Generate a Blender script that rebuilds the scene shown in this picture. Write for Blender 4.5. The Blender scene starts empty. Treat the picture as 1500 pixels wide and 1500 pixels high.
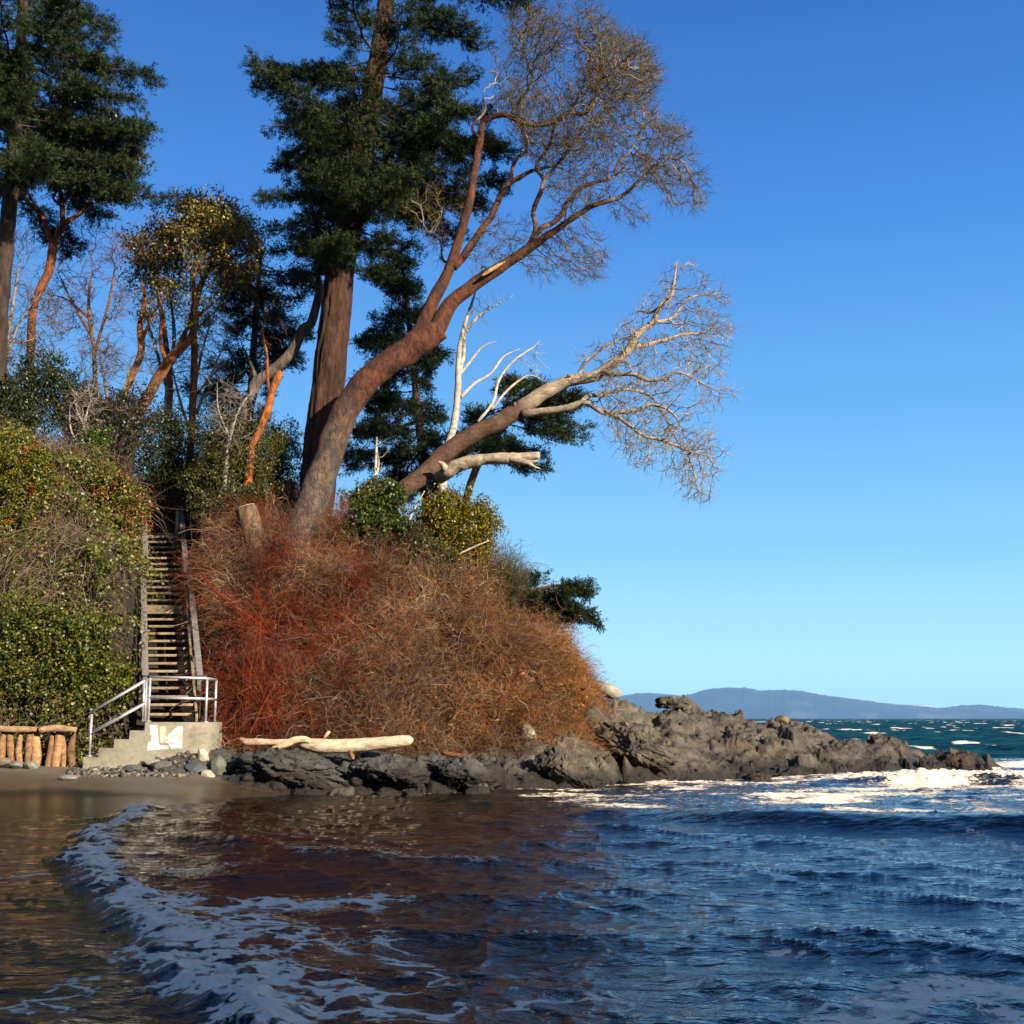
import bpy, math, random
import numpy as np
from mathutils import Vector

R = np.random.default_rng(11)
random.seed(5)
scene = bpy.context.scene
COL = scene.collection

# ------------------------------------------------------------------ camera frame
F = 1811.0                      # focal length in the photo's pixels
CAMZ = 1.6
PITCH = math.atan(302.0 / F)
CP, SP = math.cos(PITCH), math.sin(PITCH)


def P(px, py, d):
    """world point seen at photo pixel (px, py) at distance d (world Y)."""
    u = (px - 750.0) / F
    v = (750.0 - py) / F
    fy = CP - v * SP
    k = d / fy
    return np.array([u * k, d, CAMZ + (SP + v * CP) * k])


def G(px, py, z=0.0):
    """world point on the level z seen at a pixel."""
    u = (px - 750.0) / F
    v = (750.0 - py) / F
    k = (z - CAMZ) / (SP + v * CP)
    return np.array([u * k, (CP - v * SP) * k, z])


def proj(p):
    """photo pixel of world points (N,3)."""
    x, y, z = p[:, 0], p[:, 1], p[:, 2] - CAMZ
    dep = y * CP + z * SP
    up = -y * SP + z * CP
    return 750 + F * x / dep, 750 - F * up / dep


def unit(a):
    a = np.asarray(a, float)
    return a / np.maximum(np.linalg.norm(a, axis=-1, keepdims=True), 1e-9)


def sstep(a, b, x):
    t = np.clip((x - a) / (b - a), 0, 1)
    return t * t * (3 - 2 * t)


# ------------------------------------------------------------------ noise
def _hash(ix, iy, iz, seed):
    h = (ix.astype(np.int64) * 374761393 + iy.astype(np.int64) * 668265263 + iz.astype(np.int64) * 2147483647 + seed * 974634777) & 0xFFFFFFFF
    h = ((h ^ (h >> 13)) * 1274126177) & 0xFFFFFFFF
    h = ((h ^ (h >> 16)) * 2246822519) & 0xFFFFFFFF
    return ((h ^ (h >> 15)) & 0xFFFFFF) / float(0xFFFFFF)


def vnoise(p, seed=0):
    """smooth value noise in [-1, 1], p (N,3)."""
    i = np.floor(p)
    f = p - i
    f = f * f * f * (f * (f * 6 - 15) + 10)
    ix, iy, iz = i[:, 0], i[:, 1], i[:, 2]
    r = 0
    for a in (0, 1):
        wx = f[:, 0] if a else 1 - f[:, 0]
        for b in (0, 1):
            wy = f[:, 1] if b else 1 - f[:, 1]
            for c in (0, 1):
                wz = f[:, 2] if c else 1 - f[:, 2]
                r = r + wx * wy * wz * _hash(ix + a, iy + b, iz + c, seed)
    return r * 2 - 1


def fbm(p, octs=4, seed=0, gain=0.5, lac=2.03):
    r, a, s = 0, 1.0, 0
    q = np.array(p, float)
    for o in range(octs):
        r = r + a * vnoise(q, seed + o * 17)
        s += a
        a *= gain
        q = q * lac + 13.7
    return r / s


def xy3(x, y, z=0.0):
    return np.stack([x, y, np.zeros_like(x) + z], 1)


def cells(x, y, seed):
    """nearest jittered cell: id hash, second hash, third hash, offset vector, F1."""
    ix, iy = np.floor(x), np.floor(y)
    best = np.full(x.shape, 1e9)
    bx, by = np.zeros_like(x), np.zeros_like(x)
    ox, oy = np.zeros_like(x), np.zeros_like(x)
    for a in (-1, 0, 1):
        for b in (-1, 0, 1):
            cx, cy = ix + a, iy + b
            jx = cx + _hash(cx, cy, cx * 0, seed)
            jy = cy + _hash(cx, cy, cx * 0 + 1, seed)
            d = (x - jx) ** 2 + (y - jy) ** 2
            m = d < best
            best = np.where(m, d, best)
            bx, by = np.where(m, cx, bx), np.where(m, cy, by)
            ox, oy = np.where(m, x - jx, ox), np.where(m, y - jy, oy)
    z = bx * 0
    return _hash(bx, by, z + 2, seed), _hash(bx, by, z + 3, seed), _hash(bx, by, z + 4, seed), ox, oy


# ------------------------------------------------------------------ mesh helpers
class Geo:
    """collects polygons with a colour per vertex and links them as ONE mesh object."""

    def __init__(self):
        self.V, self.T, self.Q, self.Tri, self.N = [], [], [], [], []
        self.n = 0
        self.a = {}

    def add(self, V, quads=None, tris=None, tint=(1, 1, 1), ngons=None):
        V = np.asarray(V, float).reshape(-1, 3)
        t = np.asarray(tint, float)
        if t.ndim == 1:
            t = np.broadcast_to(t, (len(V), 3))
        self.V.append(V)
        self.T.append(t)
        if quads is not None and len(quads):
            self.Q.append(np.asarray(quads, np.int64) + self.n)
        if tris is not None and len(tris):
            self.Tri.append(np.asarray(tris, np.int64) + self.n)
        for g in ngons or []:
            self.N.append([i + self.n for i in g])
        self.n += len(V)
        return self

    def box(self, c, size, rot=None, tint=(1, 1, 1)):
        s = np.array(size) / 2.0
        v = np.array([[x, y, z] for x in (-1, 1) for y in (-1, 1) for z in (-1, 1)], float) * s
        if rot is not None:
            v = v @ np.asarray(rot).T
        return self.add(v + np.asarray(c), [[0, 1, 3, 2], [4, 6, 7, 5], [0, 4, 5, 1], [2, 3, 7, 6], [0, 2, 6, 4], [1, 5, 7, 3]], tint=tint)

    def beam(self, a, b, w, h, tint=(1, 1, 1), up=(0, 0, 1)):
        a, b = np.asarray(a, float), np.asarray(b, float)
        y = unit(b - a)
        x = unit(np.cross(y, up))
        z = np.cross(x, y)
        return self.box((a + b) / 2, (w, np.linalg.norm(b - a), h), np.stack([x, y, z], 1), tint)

    def build(self, name, mat, parent=None, smooth=False, attrs=None, bevel=0):
        me = bpy.data.meshes.new(name)
        V = np.concatenate(self.V) if self.V else np.zeros((0, 3))
        me.vertices.add(len(V))
        me.vertices.foreach_set('co', V.astype(np.float32).ravel())
        loops, starts, s = [], [], 0
        for arrs, k in ((self.Q, 4), (self.Tri, 3)):
            if arrs:
                q = np.concatenate(arrs)
                loops.append(q.ravel())
                starts.append(s + np.arange(len(q)) * k)
                s += len(q) * k
        for g in self.N:
            loops.append(np.array(g))
            starts.append(np.array([s]))
            s += len(g)
        loops = np.concatenate(loops)
        starts = np.concatenate(starts)
        me.loops.add(len(loops))
        me.loops.foreach_set('vertex_index', loops.astype(np.int32))
        me.polygons.add(len(starts))
        me.polygons.foreach_set('loop_start', starts.astype(np.int32))
        me.update(calc_edges=True)
        me.validate()
        ca = me.attributes.new('tint', 'FLOAT_COLOR', 'POINT')
        T = np.concatenate(self.T)
        ca.data.foreach_set('color', np.concatenate([T, np.ones((len(T), 1))], 1).astype(np.float32).ravel())
        for k, v in (attrs or {}).items():
            at = me.attributes.new(k, 'FLOAT', 'POINT')
            at.data.foreach_set('value', np.asarray(v, np.float32))
        if smooth:
            me.polygons.foreach_set('use_smooth', np.ones(len(me.polygons), bool))
        me.materials.append(mat)
        o = bpy.data.objects.new(name, me)
        COL.objects.link(o)
        if parent is not None:
            o.parent = parent
            o.matrix_parent_inverse = parent.matrix_basis.inverted()
        if bevel:
            b = o.modifiers.new('bevel', 'BEVEL')
            b.width = bevel
            b.segments = 2
        return o


def tag(o, label=None, cat=None, group=None, kind=None):
    if label: o['label'] = label
    if cat: o['category'] = cat
    if group: o['group'] = group
    if kind: o['kind'] = kind
    return o


def thing(name, loc, label, cat, group=None):
    o = bpy.data.objects.new(name, None)
    o.empty_display_size = 0.2
    o.location = [float(c) for c in loc]
    COL.objects.link(o)
    return tag(o, label, cat, group)


def grid_faces(nr, nc):
    i = np.arange(nr - 1)[:, None] * nc + np.arange(nc - 1)[None, :]
    i = i.ravel()
    return np.stack([i, i + 1, i + nc + 1, i + nc], 1)


def crom(pts, step):
    """Catmull-Rom resampling of rows (any number of columns) about every `step` metres."""
    p = np.asarray(pts, float)
    q = np.vstack([2 * p[0] - p[1], p, 2 * p[-1] - p[-2]])
    out = []
    for i in range(1, len(q) - 2):
        n = max(2, int(np.linalg.norm(q[i + 1, :3] - q[i, :3]) / step))
        t = np.linspace(0, 1, n, endpoint=False)[:, None]
        a, b, c, d = q[i - 1], q[i], q[i + 1], q[i + 2]
        out.append(0.5 * (2 * b + (c - a) * t + (2 * a - 5 * b + 4 * c - d) * t ** 2 + (3 * b - a - 3 * c + d) * t ** 3))
    out.append(p[-1:])
    return np.vstack(out)


def tube(geo, pts, rad, sides, tint, rough=0.0, nscale=3.0, seed=0, cap=True, ref=(0.05, 1.0, 0.1), furrow=0.0):
    """one thick tube (trunks, limbs, logs, pipes)."""
    pts = np.asarray(pts, float)
    rad = np.broadcast_to(np.asarray(rad, float), (len(pts),))
    t = unit(np.gradient(pts, axis=0))
    u = unit(np.cross(t, np.asarray(ref, float)))
    v = np.cross(t, u)
    a = np.linspace(0, 2 * np.pi, sides, endpoint=False)
    n = u[:, None] * np.cos(a)[None, :, None] + v[:, None] * np.sin(a)[None, :, None]
    r = np.repeat(rad[:, None], sides, 1)
    if rough:
        q = pts[:, None] * np.array([1, 1, 0.6]) + n * r[..., None]
        r = r * (1 + rough * fbm(q.reshape(-1, 3) * nscale, 3, seed).reshape(r.shape))
    if furrow:
        q = np.stack([np.cos(a)[None] * 3.6 + 0 * r, np.sin(a)[None] * 3.6 + 0 * r, pts[:, None, 2] * 0.9 + 0 * r], -1).reshape(-1, 3)
        r = r * (1 - furrow * np.abs(fbm(q, 2, seed + 5, 0.6)).reshape(r.shape))
    V = (pts[:, None] + n * r[..., None]).reshape(-1, 3)
    K = len(pts)
    i = np.arange(K - 1)[:, None] * sides
    j = np.arange(sides)[None]
    jn = (j + 1) % sides
    Q = np.stack([i + j, i + jn, i + sides + jn, i + sides + j], -1).reshape(-1, 4)
    tt = np.asarray(tint, float)
    if tt.ndim == 2:
        tt = np.repeat(tt, sides, 0)
    tris = []
    if cap:
        V = np.vstack([V, pts[0], pts[-1]])
        if tt.ndim == 2:
            tt = np.vstack([tt, tt[0], tt[-1]])
        c0, c1 = K * sides, K * sides + 1
        jj, jjn = j[0], jn[0]
        tris = np.vstack([np.stack([jjn, jj, jj * 0 + c0], 1), np.stack([(K - 1) * sides + jj, (K - 1) * sides + jjn, jj * 0 + c1], 1)])
    geo.add(V, Q, tris, tt)


def strands(geo, pts, rad, tint, sides=3):
    """many thin twigs at once: pts (B,K,3), rad (B,K), tint (B,3)."""
    B, K = pts.shape[:2]
    t = unit(np.gradient(pts, axis=1))
    ref = unit(R.normal(size=(B, 1, 3)))
    u = unit(np.cross(t, ref))
    v = np.cross(t, u)
    a = np.linspace(0, 2 * np.pi, sides, endpoint=False)
    n = u[:, :, None] * np.cos(a)[:, None] + v[:, :, None] * np.sin(a)[:, None]
    V = (pts[:, :, None] + n * rad[:, :, None, None]).reshape(-1, 3)
    b = np.arange(B)[:, None, None] * (K * sides)
    i = np.arange(K - 1)[None, :, None] * sides
    j = np.arange(sides)[None, None]
    jn = (j + 1) % sides
    Q = np.stack([b + i + j, b + i + jn, b + i + sides + jn, b + i + sides + j], -1).reshape(-1, 4)
    geo.add(V, Q, tint=np.repeat(tint, K * sides, 0))


def blades(geo, p, d, n, L, W, tint):
    """leaf / needle shaped quads: base, two shoulders, tip."""
    d = unit(d)
    s = unit(np.cross(d, n))
    L = np.broadcast_to(np.asarray(L, float), (len(p),))[:, None]
    W = np.broadcast_to(np.asarray(W, float), (len(p),))[:, None]
    nn = np.cross(s, d)
    V = np.stack([p, p + d * L * 0.5 + s * W * 0.5 + nn * L * 0.06, p + d * L, p + d * L * 0.5 - s * W * 0.5 + nn * L * 0.06], 1).reshape(-1, 3)
    Q = np.arange(len(p) * 4).reshape(-1, 4)
    geo.add(V, Q, tint=np.repeat(np.broadcast_to(tint, (len(p), 3)), 4, 0))


def rand_unit(n):
    return unit(R.normal(size=(n, 3)))


def pick(pal, n, var=0.25):
    pal = np.asarray(pal, float)
    c = pal[R.integers(0, len(pal), n)]
    return np.clip(c * (1 + R.normal(size=(n, 1)) * var), 0.002, 0.9)


# ------------------------------------------------------------------ materials
def new_mat(name):
    m = bpy.data.materials.new(name)
    m.use_nodes = True
    nt = m.node_tree
    nt.nodes.clear()
    out = nt.nodes.new('ShaderNodeOutputMaterial')
    return m, nt, out


def nd(nt, kind, **kw):
    n = nt.nodes.new('ShaderNode' + kind)
    for k, v in kw.items():
        if k.startswith('i_'):
            n.inputs[k[2:].replace('_', ' ')].default_value = v
        else:
            setattr(n, k, v)
    return n


def noise_node(nt, scale, detail=4.0, rough=0.6, dist=0.0, vec=None, aniso=None):
    tc = nd(nt, 'TexCoord')
    n = nd(nt, 'TexNoise')
    n.inputs['Scale'].default_value = scale
    n.inputs['Detail'].default_value = detail
    n.inputs['Roughness'].default_value = rough
    n.inputs['Distortion'].default_value = dist
    src = tc.outputs['Object']
    if aniso:
        mp = nd(nt, 'Mapping')
        mp.inputs['Scale'].default_value = aniso
        nt.links.new(src, mp.inputs['Vector'])
        src = mp.outputs['Vector']
    nt.links.new(src, n.inputs['Vector'])
    return n


def ramp(nt, stops, src):
    r = nd(nt, 'ValToRGB')
    e = r.color_ramp.elements
    while len(e) < len(stops):
        e.new(0.5)
    for el, (pos, c) in zip(e, stops):
        el.position = pos
        el.color = (*c, 1) if len(c) == 3 else c
    nt.links.new(src, r.inputs['Fac'])
    return r


def mixc(nt, a, b, fac, mode='MIX'):
    m = nd(nt, 'Mix', data_type='RGBA', blend_type=mode)
    for s, v in ((m.inputs[6], a), (m.inputs[7], b)):
        if hasattr(v, 'links'):
            nt.links.new(v, s)
        else:
            s.default_value = (*v, 1)
    if hasattr(fac, 'links'):
        nt.links.new(fac, m.inputs[0])
    else:
        m.inputs[0].default_value = fac
    return m.outputs[2]


def attr(nt, name):
    return nd(nt, 'Attribute', attribute_name=name)


def surface(name, rough=0.7, nscale=6.0, lo=0.65, hi=1.35, bump=0.3, bscale=None, aniso=None, spec=0.4, detail=6.0, bdist=0.02, trans=0.0, extra=None, gain=1.0, sat=1.12):
    """tinted surface: the mesh's own colour, broken by noise, with bump."""
    m, nt, out = new_mat(name)
    b = nd(nt, 'BsdfPrincipled')
    b.inputs['Roughness'].default_value = rough
    b.inputs['Specular IOR Level'].default_value = spec
    a = attr(nt, 'tint')
    col = a.outputs['Color']
    if nscale:
        n = noise_node(nt, nscale, detail, 0.65, 0.3, aniso=aniso)
        r = ramp(nt, [(0.3, (lo,) * 3), (0.7, (hi,) * 3)], n.outputs['Fac'])
        col = mixc(nt, col, r.outputs['Color'], 1.0, 'MULTIPLY')
    if extra:
        col = extra(nt, col)
    hs_ = nd(nt, 'HueSaturation')
    hs_.inputs['Saturation'].default_value = sat
    hs_.inputs['Value'].default_value = gain * 0.78
    nt.links.new(col, hs_.inputs['Color'])
    col = hs_.outputs['Color']
    nt.links.new(col, b.inputs['Base Color'])
    if bump:
        n2 = noise_node(nt, bscale or nscale * 3, 6.0, 0.7, 0.2, aniso=aniso)
        bp = nd(nt, 'Bump')
        bp.inputs['Strength'].default_value = bump
        bp.inputs['Distance'].default_value = bdist
        nt.links.new(n2.outputs['Fac'], bp.inputs['Height'])
        nt.links.new(bp.outputs['Normal'], b.inputs['Normal'])
    if trans:
        tr = nd(nt, 'BsdfTranslucent')
        nt.links.new(col, tr.inputs['Color'])
        mx = nd(nt, 'MixShader')
        mx.inputs[0].default_value = trans
        nt.links.new(b.outputs[0], mx.inputs[1])
        nt.links.new(tr.outputs[0], mx.inputs[2])
        nt.links.new(mx.outputs[0], out.inputs['Surface'])
    else:
        nt.links.new(b.outputs[0], out.inputs['Surface'])
    return m


def lichen(nt, col):
    n = noise_node(nt, 2.3, 6, 0.7)
    f = ramp(nt, [(0.62, (0, 0, 0)), (0.70, (1, 1, 1))], n.outputs['Fac'])
    g = nd(nt, 'Math', operation='MULTIPLY')
    nt.links.new(f.outputs['Color'], g.inputs[0])
    g.inputs[1].default_value = 0.35
    return mixc(nt, col, (0.30, 0.22, 0.09), g.outputs[0])


def peel(nt, col):
    n = noise_node(nt, 3.2, 7, 0.6, 0.8, aniso=(1, 1, 0.55))
    f = ramp(nt, [(0.50, (0, 0, 0)), (0.53, (1, 1, 1))], n.outputs['Fac'])
    dark = mixc(nt, col, (0.55, 0.62, 0.72), 1.0, 'MULTIPLY')
    return mixc(nt, col, dark, f.outputs['Color'])


M = {}
M['leaf'] = surface('leaf', 0.45, 0, bump=0, spec=0.35, trans=0.2, gain=0.62)
M['needle'] = surface('needle', 0.65, 0, bump=0, spec=0.15, trans=0.12, gain=0.42)
M['twig'] = surface('twig', 0.8, 0, bump=0, spec=0.12, gain=0.68)
M['bark'] = surface('bark', 0.9, 9, 0.3, 1.6, 1.0, 14, aniso=(1, 1, 0.25), bdist=0.12, spec=0.15, gain=0.72)
M['smooth_bark'] = surface('smooth_bark', 0.75, 8, 0.35, 1.65, 1.0, 16, aniso=(1, 1, 0.6), bdist=0.07, spec=0.25, detail=9, gain=0.72, extra=peel)
M['dead_wood'] = surface('dead_wood', 0.85, 9, 0.45, 1.4, 0.9, 18, aniso=(0.5, 1, 1), bdist=0.05, spec=0.2, detail=9, gain=0.85)
M['rock'] = surface('rock', 0.68, 4.5, 0.35, 1.7, 1.0, 11, spec=0.4, detail=10, bdist=0.08, extra=lichen, gain=0.36)
M['boulder'] = surface('boulder', 0.7, 6.0, 0.65, 1.3, 0.8, 14, detail=10, bdist=0.03, gain=0.7)
M['soil'] = surface('soil', 0.95, 4, 0.5, 1.4, 0.8, 12, bdist=0.1, gain=0.6)
M['timber'] = surface('timber', 0.85, 14, 0.6, 1.35, 0.5, 30, aniso=(1, 1, 1), bdist=0.01)
def rust(nt, col):
    n = noise_node(nt, 7.0, 6, 0.7, 0.3)
    f = ramp(nt, [(0.60, (0, 0, 0)), (0.66, (0.8, 0.8, 0.8))], n.outputs['Fac'])
    return mixc(nt, col, (0.22, 0.10, 0.05), f.outputs['Color'])


M['galvanised'] = surface('galvanised', 0.5, 25, 0.75, 1.15, 0.1, spec=0.6, extra=rust)
M['galvanised'].node_tree.nodes['Principled BSDF'].inputs['Metallic'].default_value = 0.55
M['hill'] = surface('hill', 0.95, 0.004, 0.5, 1.5, 0, detail=8)


def concrete_extra(nt, col):
    n = noise_node(nt, 1.7, 6, 0.65, 0.4, aniso=(1, 1, 2.2))
    f = ramp(nt, [(0.5, (0, 0, 0)), (0.68, (1, 1, 1))], n.outputs['Fac'])
    g = nd(nt, 'Math', operation='MULTIPLY')
    nt.links.new(f.outputs['Color'], g.inputs[0])
    g.inputs[1].default_value = 0.55
    return mixc(nt, col, (0.16, 0.13, 0.08), g.outputs[0])


M['concrete'] = surface('concrete', 0.9, 9, 0.75, 1.2, 0.4, 40, bdist=0.01, extra=concrete_extra, gain=0.64)


def paint_extra(nt, col):
    n = noise_node(nt, 9.0, 8, 0.75, 0.6)
    f = ramp(nt, [(0.49, (0, 0, 0)), (0.58, (1, 1, 1))], n.outputs['Fac'])
    return mixc(nt, col, (0.33, 0.29, 0.20), f.outputs['Color'])


M['paint'] = surface('paint', 0.6, 12, 0.9, 1.08, 0.2, 40, bdist=0.005, extra=paint_extra)


def sand_material():
    m, nt, out = new_mat('sand')
    b = nd(nt, 'BsdfPrincipled')
    n = noise_node(nt, 1.2, 8, 0.65)
    r = ramp(nt, [(0.3, (0.07, 0.054, 0.030)), (0.7, (0.12, 0.093, 0.055))], n.outputs['Fac'])
    n3 = noise_node(nt, 60, 3, 0.6)
    r3 = ramp(nt, [(0.35, (0.6,) * 3), (0.62, (1.25,) * 3)], n3.outputs['Fac'])
    c = mixc(nt, r.outputs['Color'], r3.outputs['Color'], 1, 'MULTIPLY')
    w = attr(nt, 'wet')
    wetc = mixc(nt, c, (0.50, 0.48, 0.46), 1.0, 'MULTIPLY')
    c2 = mixc(nt, c, wetc, w.outputs['Fac'])
    nt.links.new(c2, b.inputs['Base Color'])
    ro = nd(nt, 'MapRange')
    nt.links.new(w.outputs['Fac'], ro.inputs['Value'])
    ro.inputs['To Min'].default_value = 0.85
    ro.inputs['To Max'].default_value = 0.20
    nt.links.new(ro.outputs[0], b.inputs['Roughness'])
    bp = nd(nt, 'Bump')
    bp.inputs['Strength'].default_value = 0.25
    bp.inputs['Distance'].default_value = 0.02
    n2 = noise_node(nt, 14, 6, 0.6)
    nt.links.new(n2.outputs['Fac'], bp.inputs['Height'])
    nt.links.new(bp.outputs['Normal'], b.inputs['Normal'])
    nt.links.new(b.outputs[0], out.inputs['Surface'])
    return m


M['sand'] = sand_material()


def water_material():
    m, nt, out = new_mat('sea_water')
    L = nt.links.new
    tc = nd(nt, 'TexCoord')
    # water body
    b = nd(nt, 'BsdfPrincipled')
    b.inputs['Roughness'].default_value = 0.06
    b.inputs['IOR'].default_value = 1.333
    sh = attr(nt, 'shallow')
    dp = attr(nt, 'deep')
    c1 = mixc(nt, (0.0010, 0.0042, 0.0055), (0.0050, 0.0046, 0.0022), sh.outputs['Fac'])
    c2 = mixc(nt, c1, (0.006, 0.044, 0.066), dp.outputs['Fac'])
    L(c2, b.inputs['Base Color'])
    sp_ = nd(nt, 'MapRange')
    L(dp.outputs['Fac'], sp_.inputs['Value'])
    sp_.inputs['To Min'].default_value = 0.5
    sp_.inputs['To Max'].default_value = 0.0
    L(sp_.outputs[0], b.inputs['Specular IOR Level'])
    # fine ripples
    def nz(scale, sc, detail=5, rough=0.6, dist=0.0):
        mp = nd(nt, 'Mapping')
        mp.inputs['Scale'].default_value = sc
        L(tc.outputs['Object'], mp.inputs['Vector'])
        n = nd(nt, 'TexNoise')
        n.inputs['Scale'].default_value = scale
        n.inputs['Detail'].default_value = detail
        n.inputs['Roughness'].default_value = rough
        n.inputs['Distortion'].default_value = dist
        L(mp.outputs['Vector'], n.inputs['Vector'])
        return n
    n1 = nz(3.4, (0.75, 1.15, 1), 5, 0.55, 0.4)
    n1b = nz(8.0, (0.6, 1.2, 1), 4, 0.6, 0.2)
    n1c = nz(0.55, (0.6, 1.2, 1), 7, 0.65, 0.3)
    bp = nd(nt, 'Bump')
    bp.inputs['Strength'].default_value = 0.8
    bp.inputs['Distance'].default_value = 0.09
    def mul(x, y):
        q = nd(nt, 'Math', operation='MULTIPLY')
        L(x, q.inputs[0])
        if hasattr(y, 'links'):
            L(y, q.inputs[1])
        else:
            q.inputs[1].default_value = y
        return q.outputs[0]
    def plus(x, y):
        q = nd(nt, 'Math', operation='ADD')
        L(x, q.inputs[0])
        L(y, q.inputs[1])
        return q.outputs[0]
    hgt = plus(plus(n1.outputs['Fac'], mul(n1b.outputs['Fac'], 0.22)), mul(mul(n1c.outputs['Fac'], dp.outputs['Fac']), 3.0))
    L(hgt, bp.inputs['Height'])
    nv = nz(1.1, (0.45, 1.3, 1), 6, 0.6, 0.2)
    sb = nd(nt, 'VectorMath', operation='SUBTRACT')
    L(nv.outputs['Color'], sb.inputs[0])
    sb.inputs[1].default_value = (0.5, 0.5, 0.5)
    ml = nd(nt, 'VectorMath', operation='MULTIPLY')
    L(sb.outputs[0], ml.inputs[0])
    ml.inputs[1].default_value = (1.6, 2.2, 0.0)
    sc_ = nd(nt, 'VectorMath', operation='SCALE')
    L(ml.outputs[0], sc_.inputs[0])
    L(dp.outputs['Fac'], sc_.inputs['Scale'])
    ad = nd(nt, 'VectorMath', operation='ADD')
    L(sc_.outputs[0], ad.inputs[0])
    L(bp.outputs['Normal'], ad.inputs[1])
    nn_ = nd(nt, 'VectorMath', operation='NORMALIZE')
    L(ad.outputs[0], nn_.inputs[0])
    L(nn_.outputs[0], b.inputs['Normal'])
    # foam
    fo = attr(nt, 'foam')
    la = attr(nt, 'lace')
    nA = nz(3.2, (0.75, 1.0, 1), 9, 0.7, 1.4)
    nB = nz(0.55, (0.6, 1.0, 1), 3, 0.5, 0.6)
    wv = nz(1.5, (1, 1, 1), 4, 0.6, 0.0)
    wm = nd(nt, 'VectorMath', operation='SCALE')
    L(wv.outputs['Color'], wm.inputs[0])
    wm.inputs['Scale'].default_value = 1.3
    wa = nd(nt, 'VectorMath', operation='ADD')
    L(tc.outputs['Object'], wa.inputs[0])
    L(wm.outputs[0], wa.inputs[1])
    vo = nd(nt, 'TexVoronoi', feature='DISTANCE_TO_EDGE')
    vo.inputs['Scale'].default_value = 2.3
    L(wa.outputs[0], vo.inputs['Vector'])
    edge = nd(nt, 'MapRange')
    L(vo.outputs['Distance'], edge.inputs['Value'])
    edge.inputs['From Min'].default_value = 0.0
    edge.inputs['From Max'].default_value = 0.16
    edge.inputs['To Min'].default_value = 0.42
    edge.inputs['To Max'].default_value = -0.18
    le = nd(nt, 'Math', operation='MULTIPLY')
    L(edge.outputs[0], le.inputs[0])
    L(la.outputs['Fac'], le.inputs[1])
    def mad(x, k, c):
        q = nd(nt, 'Math', operation='MULTIPLY_ADD')
        L(x, q.inputs[0])
        q.inputs[1].default_value = k
        q.inputs[2].default_value = c
        return q.outputs[0]
    def add(x, y):
        q = nd(nt, 'Math', operation='ADD')
        L(x, q.inputs[0])
        L(y, q.inputs[1])
        return q.outputs[0]
    nC = nz(10.0, (0.7, 1.0, 1), 7, 0.7, 1.0)
    s = add(add(add(mad(nA.outputs['Fac'], 1.7, -0.85), mad(nC.outputs['Fac'], 1.5, -0.75)), mad(nB.outputs['Fac'], 0.9, -0.45)), le.outputs[0])
    s = add(s, mad(fo.outputs['Fac'], 1.9, -0.95))
    mr = nd(nt, 'MapRange', interpolation_type='SMOOTHSTEP')
    L(s, mr.inputs['Value'])
    mr.inputs['From Min'].default_value = -0.05
    mr.inputs['From Max'].default_value = 0.26
    # no foam where the map is empty
    gate = nd(nt, 'MapRange')
    L(fo.outputs['Fac'], gate.inputs['Value'])
    gate.inputs['From Min'].default_value = 0.02
    gate.inputs['From Max'].default_value = 0.18
    fm = nd(nt, 'Math', operation='MULTIPLY')
    L(mr.outputs[0], fm.inputs[0])
    L(gate.outputs[0], fm.inputs[1])
    fb = nd(nt, 'BsdfPrincipled')
    fb.inputs['Base Color'].default_value = (0.92, 0.77, 0.56, 1)
    fb.inputs['Roughness'].default_value = 0.75
    bp2 = nd(nt, 'Bump')
    bp2.inputs['Strength'].default_value = 0.8
    bp2.inputs['Distance'].default_value = 0.06
    n5 = nz(9, (1, 1, 1), 5, 0.7, 0.3)
    L(add(mad(n5.outputs['Fac'], 0.6, 0), mr.outputs[0]), bp2.inputs['Height'])
    L(bp2.outputs['Normal'], fb.inputs['Normal'])
    fm2 = nd(nt, 'Math', operation='MULTIPLY')
    L(fm.outputs[0], fm2.inputs[0])
    fm2.inputs[1].default_value = 0.88
    mx = nd(nt, 'MixShader')
    L(fm2.outputs[0], mx.inputs[0])
    L(b.outputs[0], mx.inputs[1])
    L(fb.outputs[0], mx.inputs[2])
    L(mx.outputs[0], out.inputs['Surface'])
    return m


M['water'] = water_material()

# ------------------------------------------------------------------ terrain functions
T_ = lambda x, y: 750 + F * x / np.maximum(y, 1.0)      # bearing, in photo columns

ST_BL, ST_BR = P(217, 1046, 29.45), P(285, 1046, 29.45)  # stair foot, left and right
ST_TL, ST_TR = P(211, 787, 38.3), P(262, 787, 38.3)      # stair head


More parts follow.
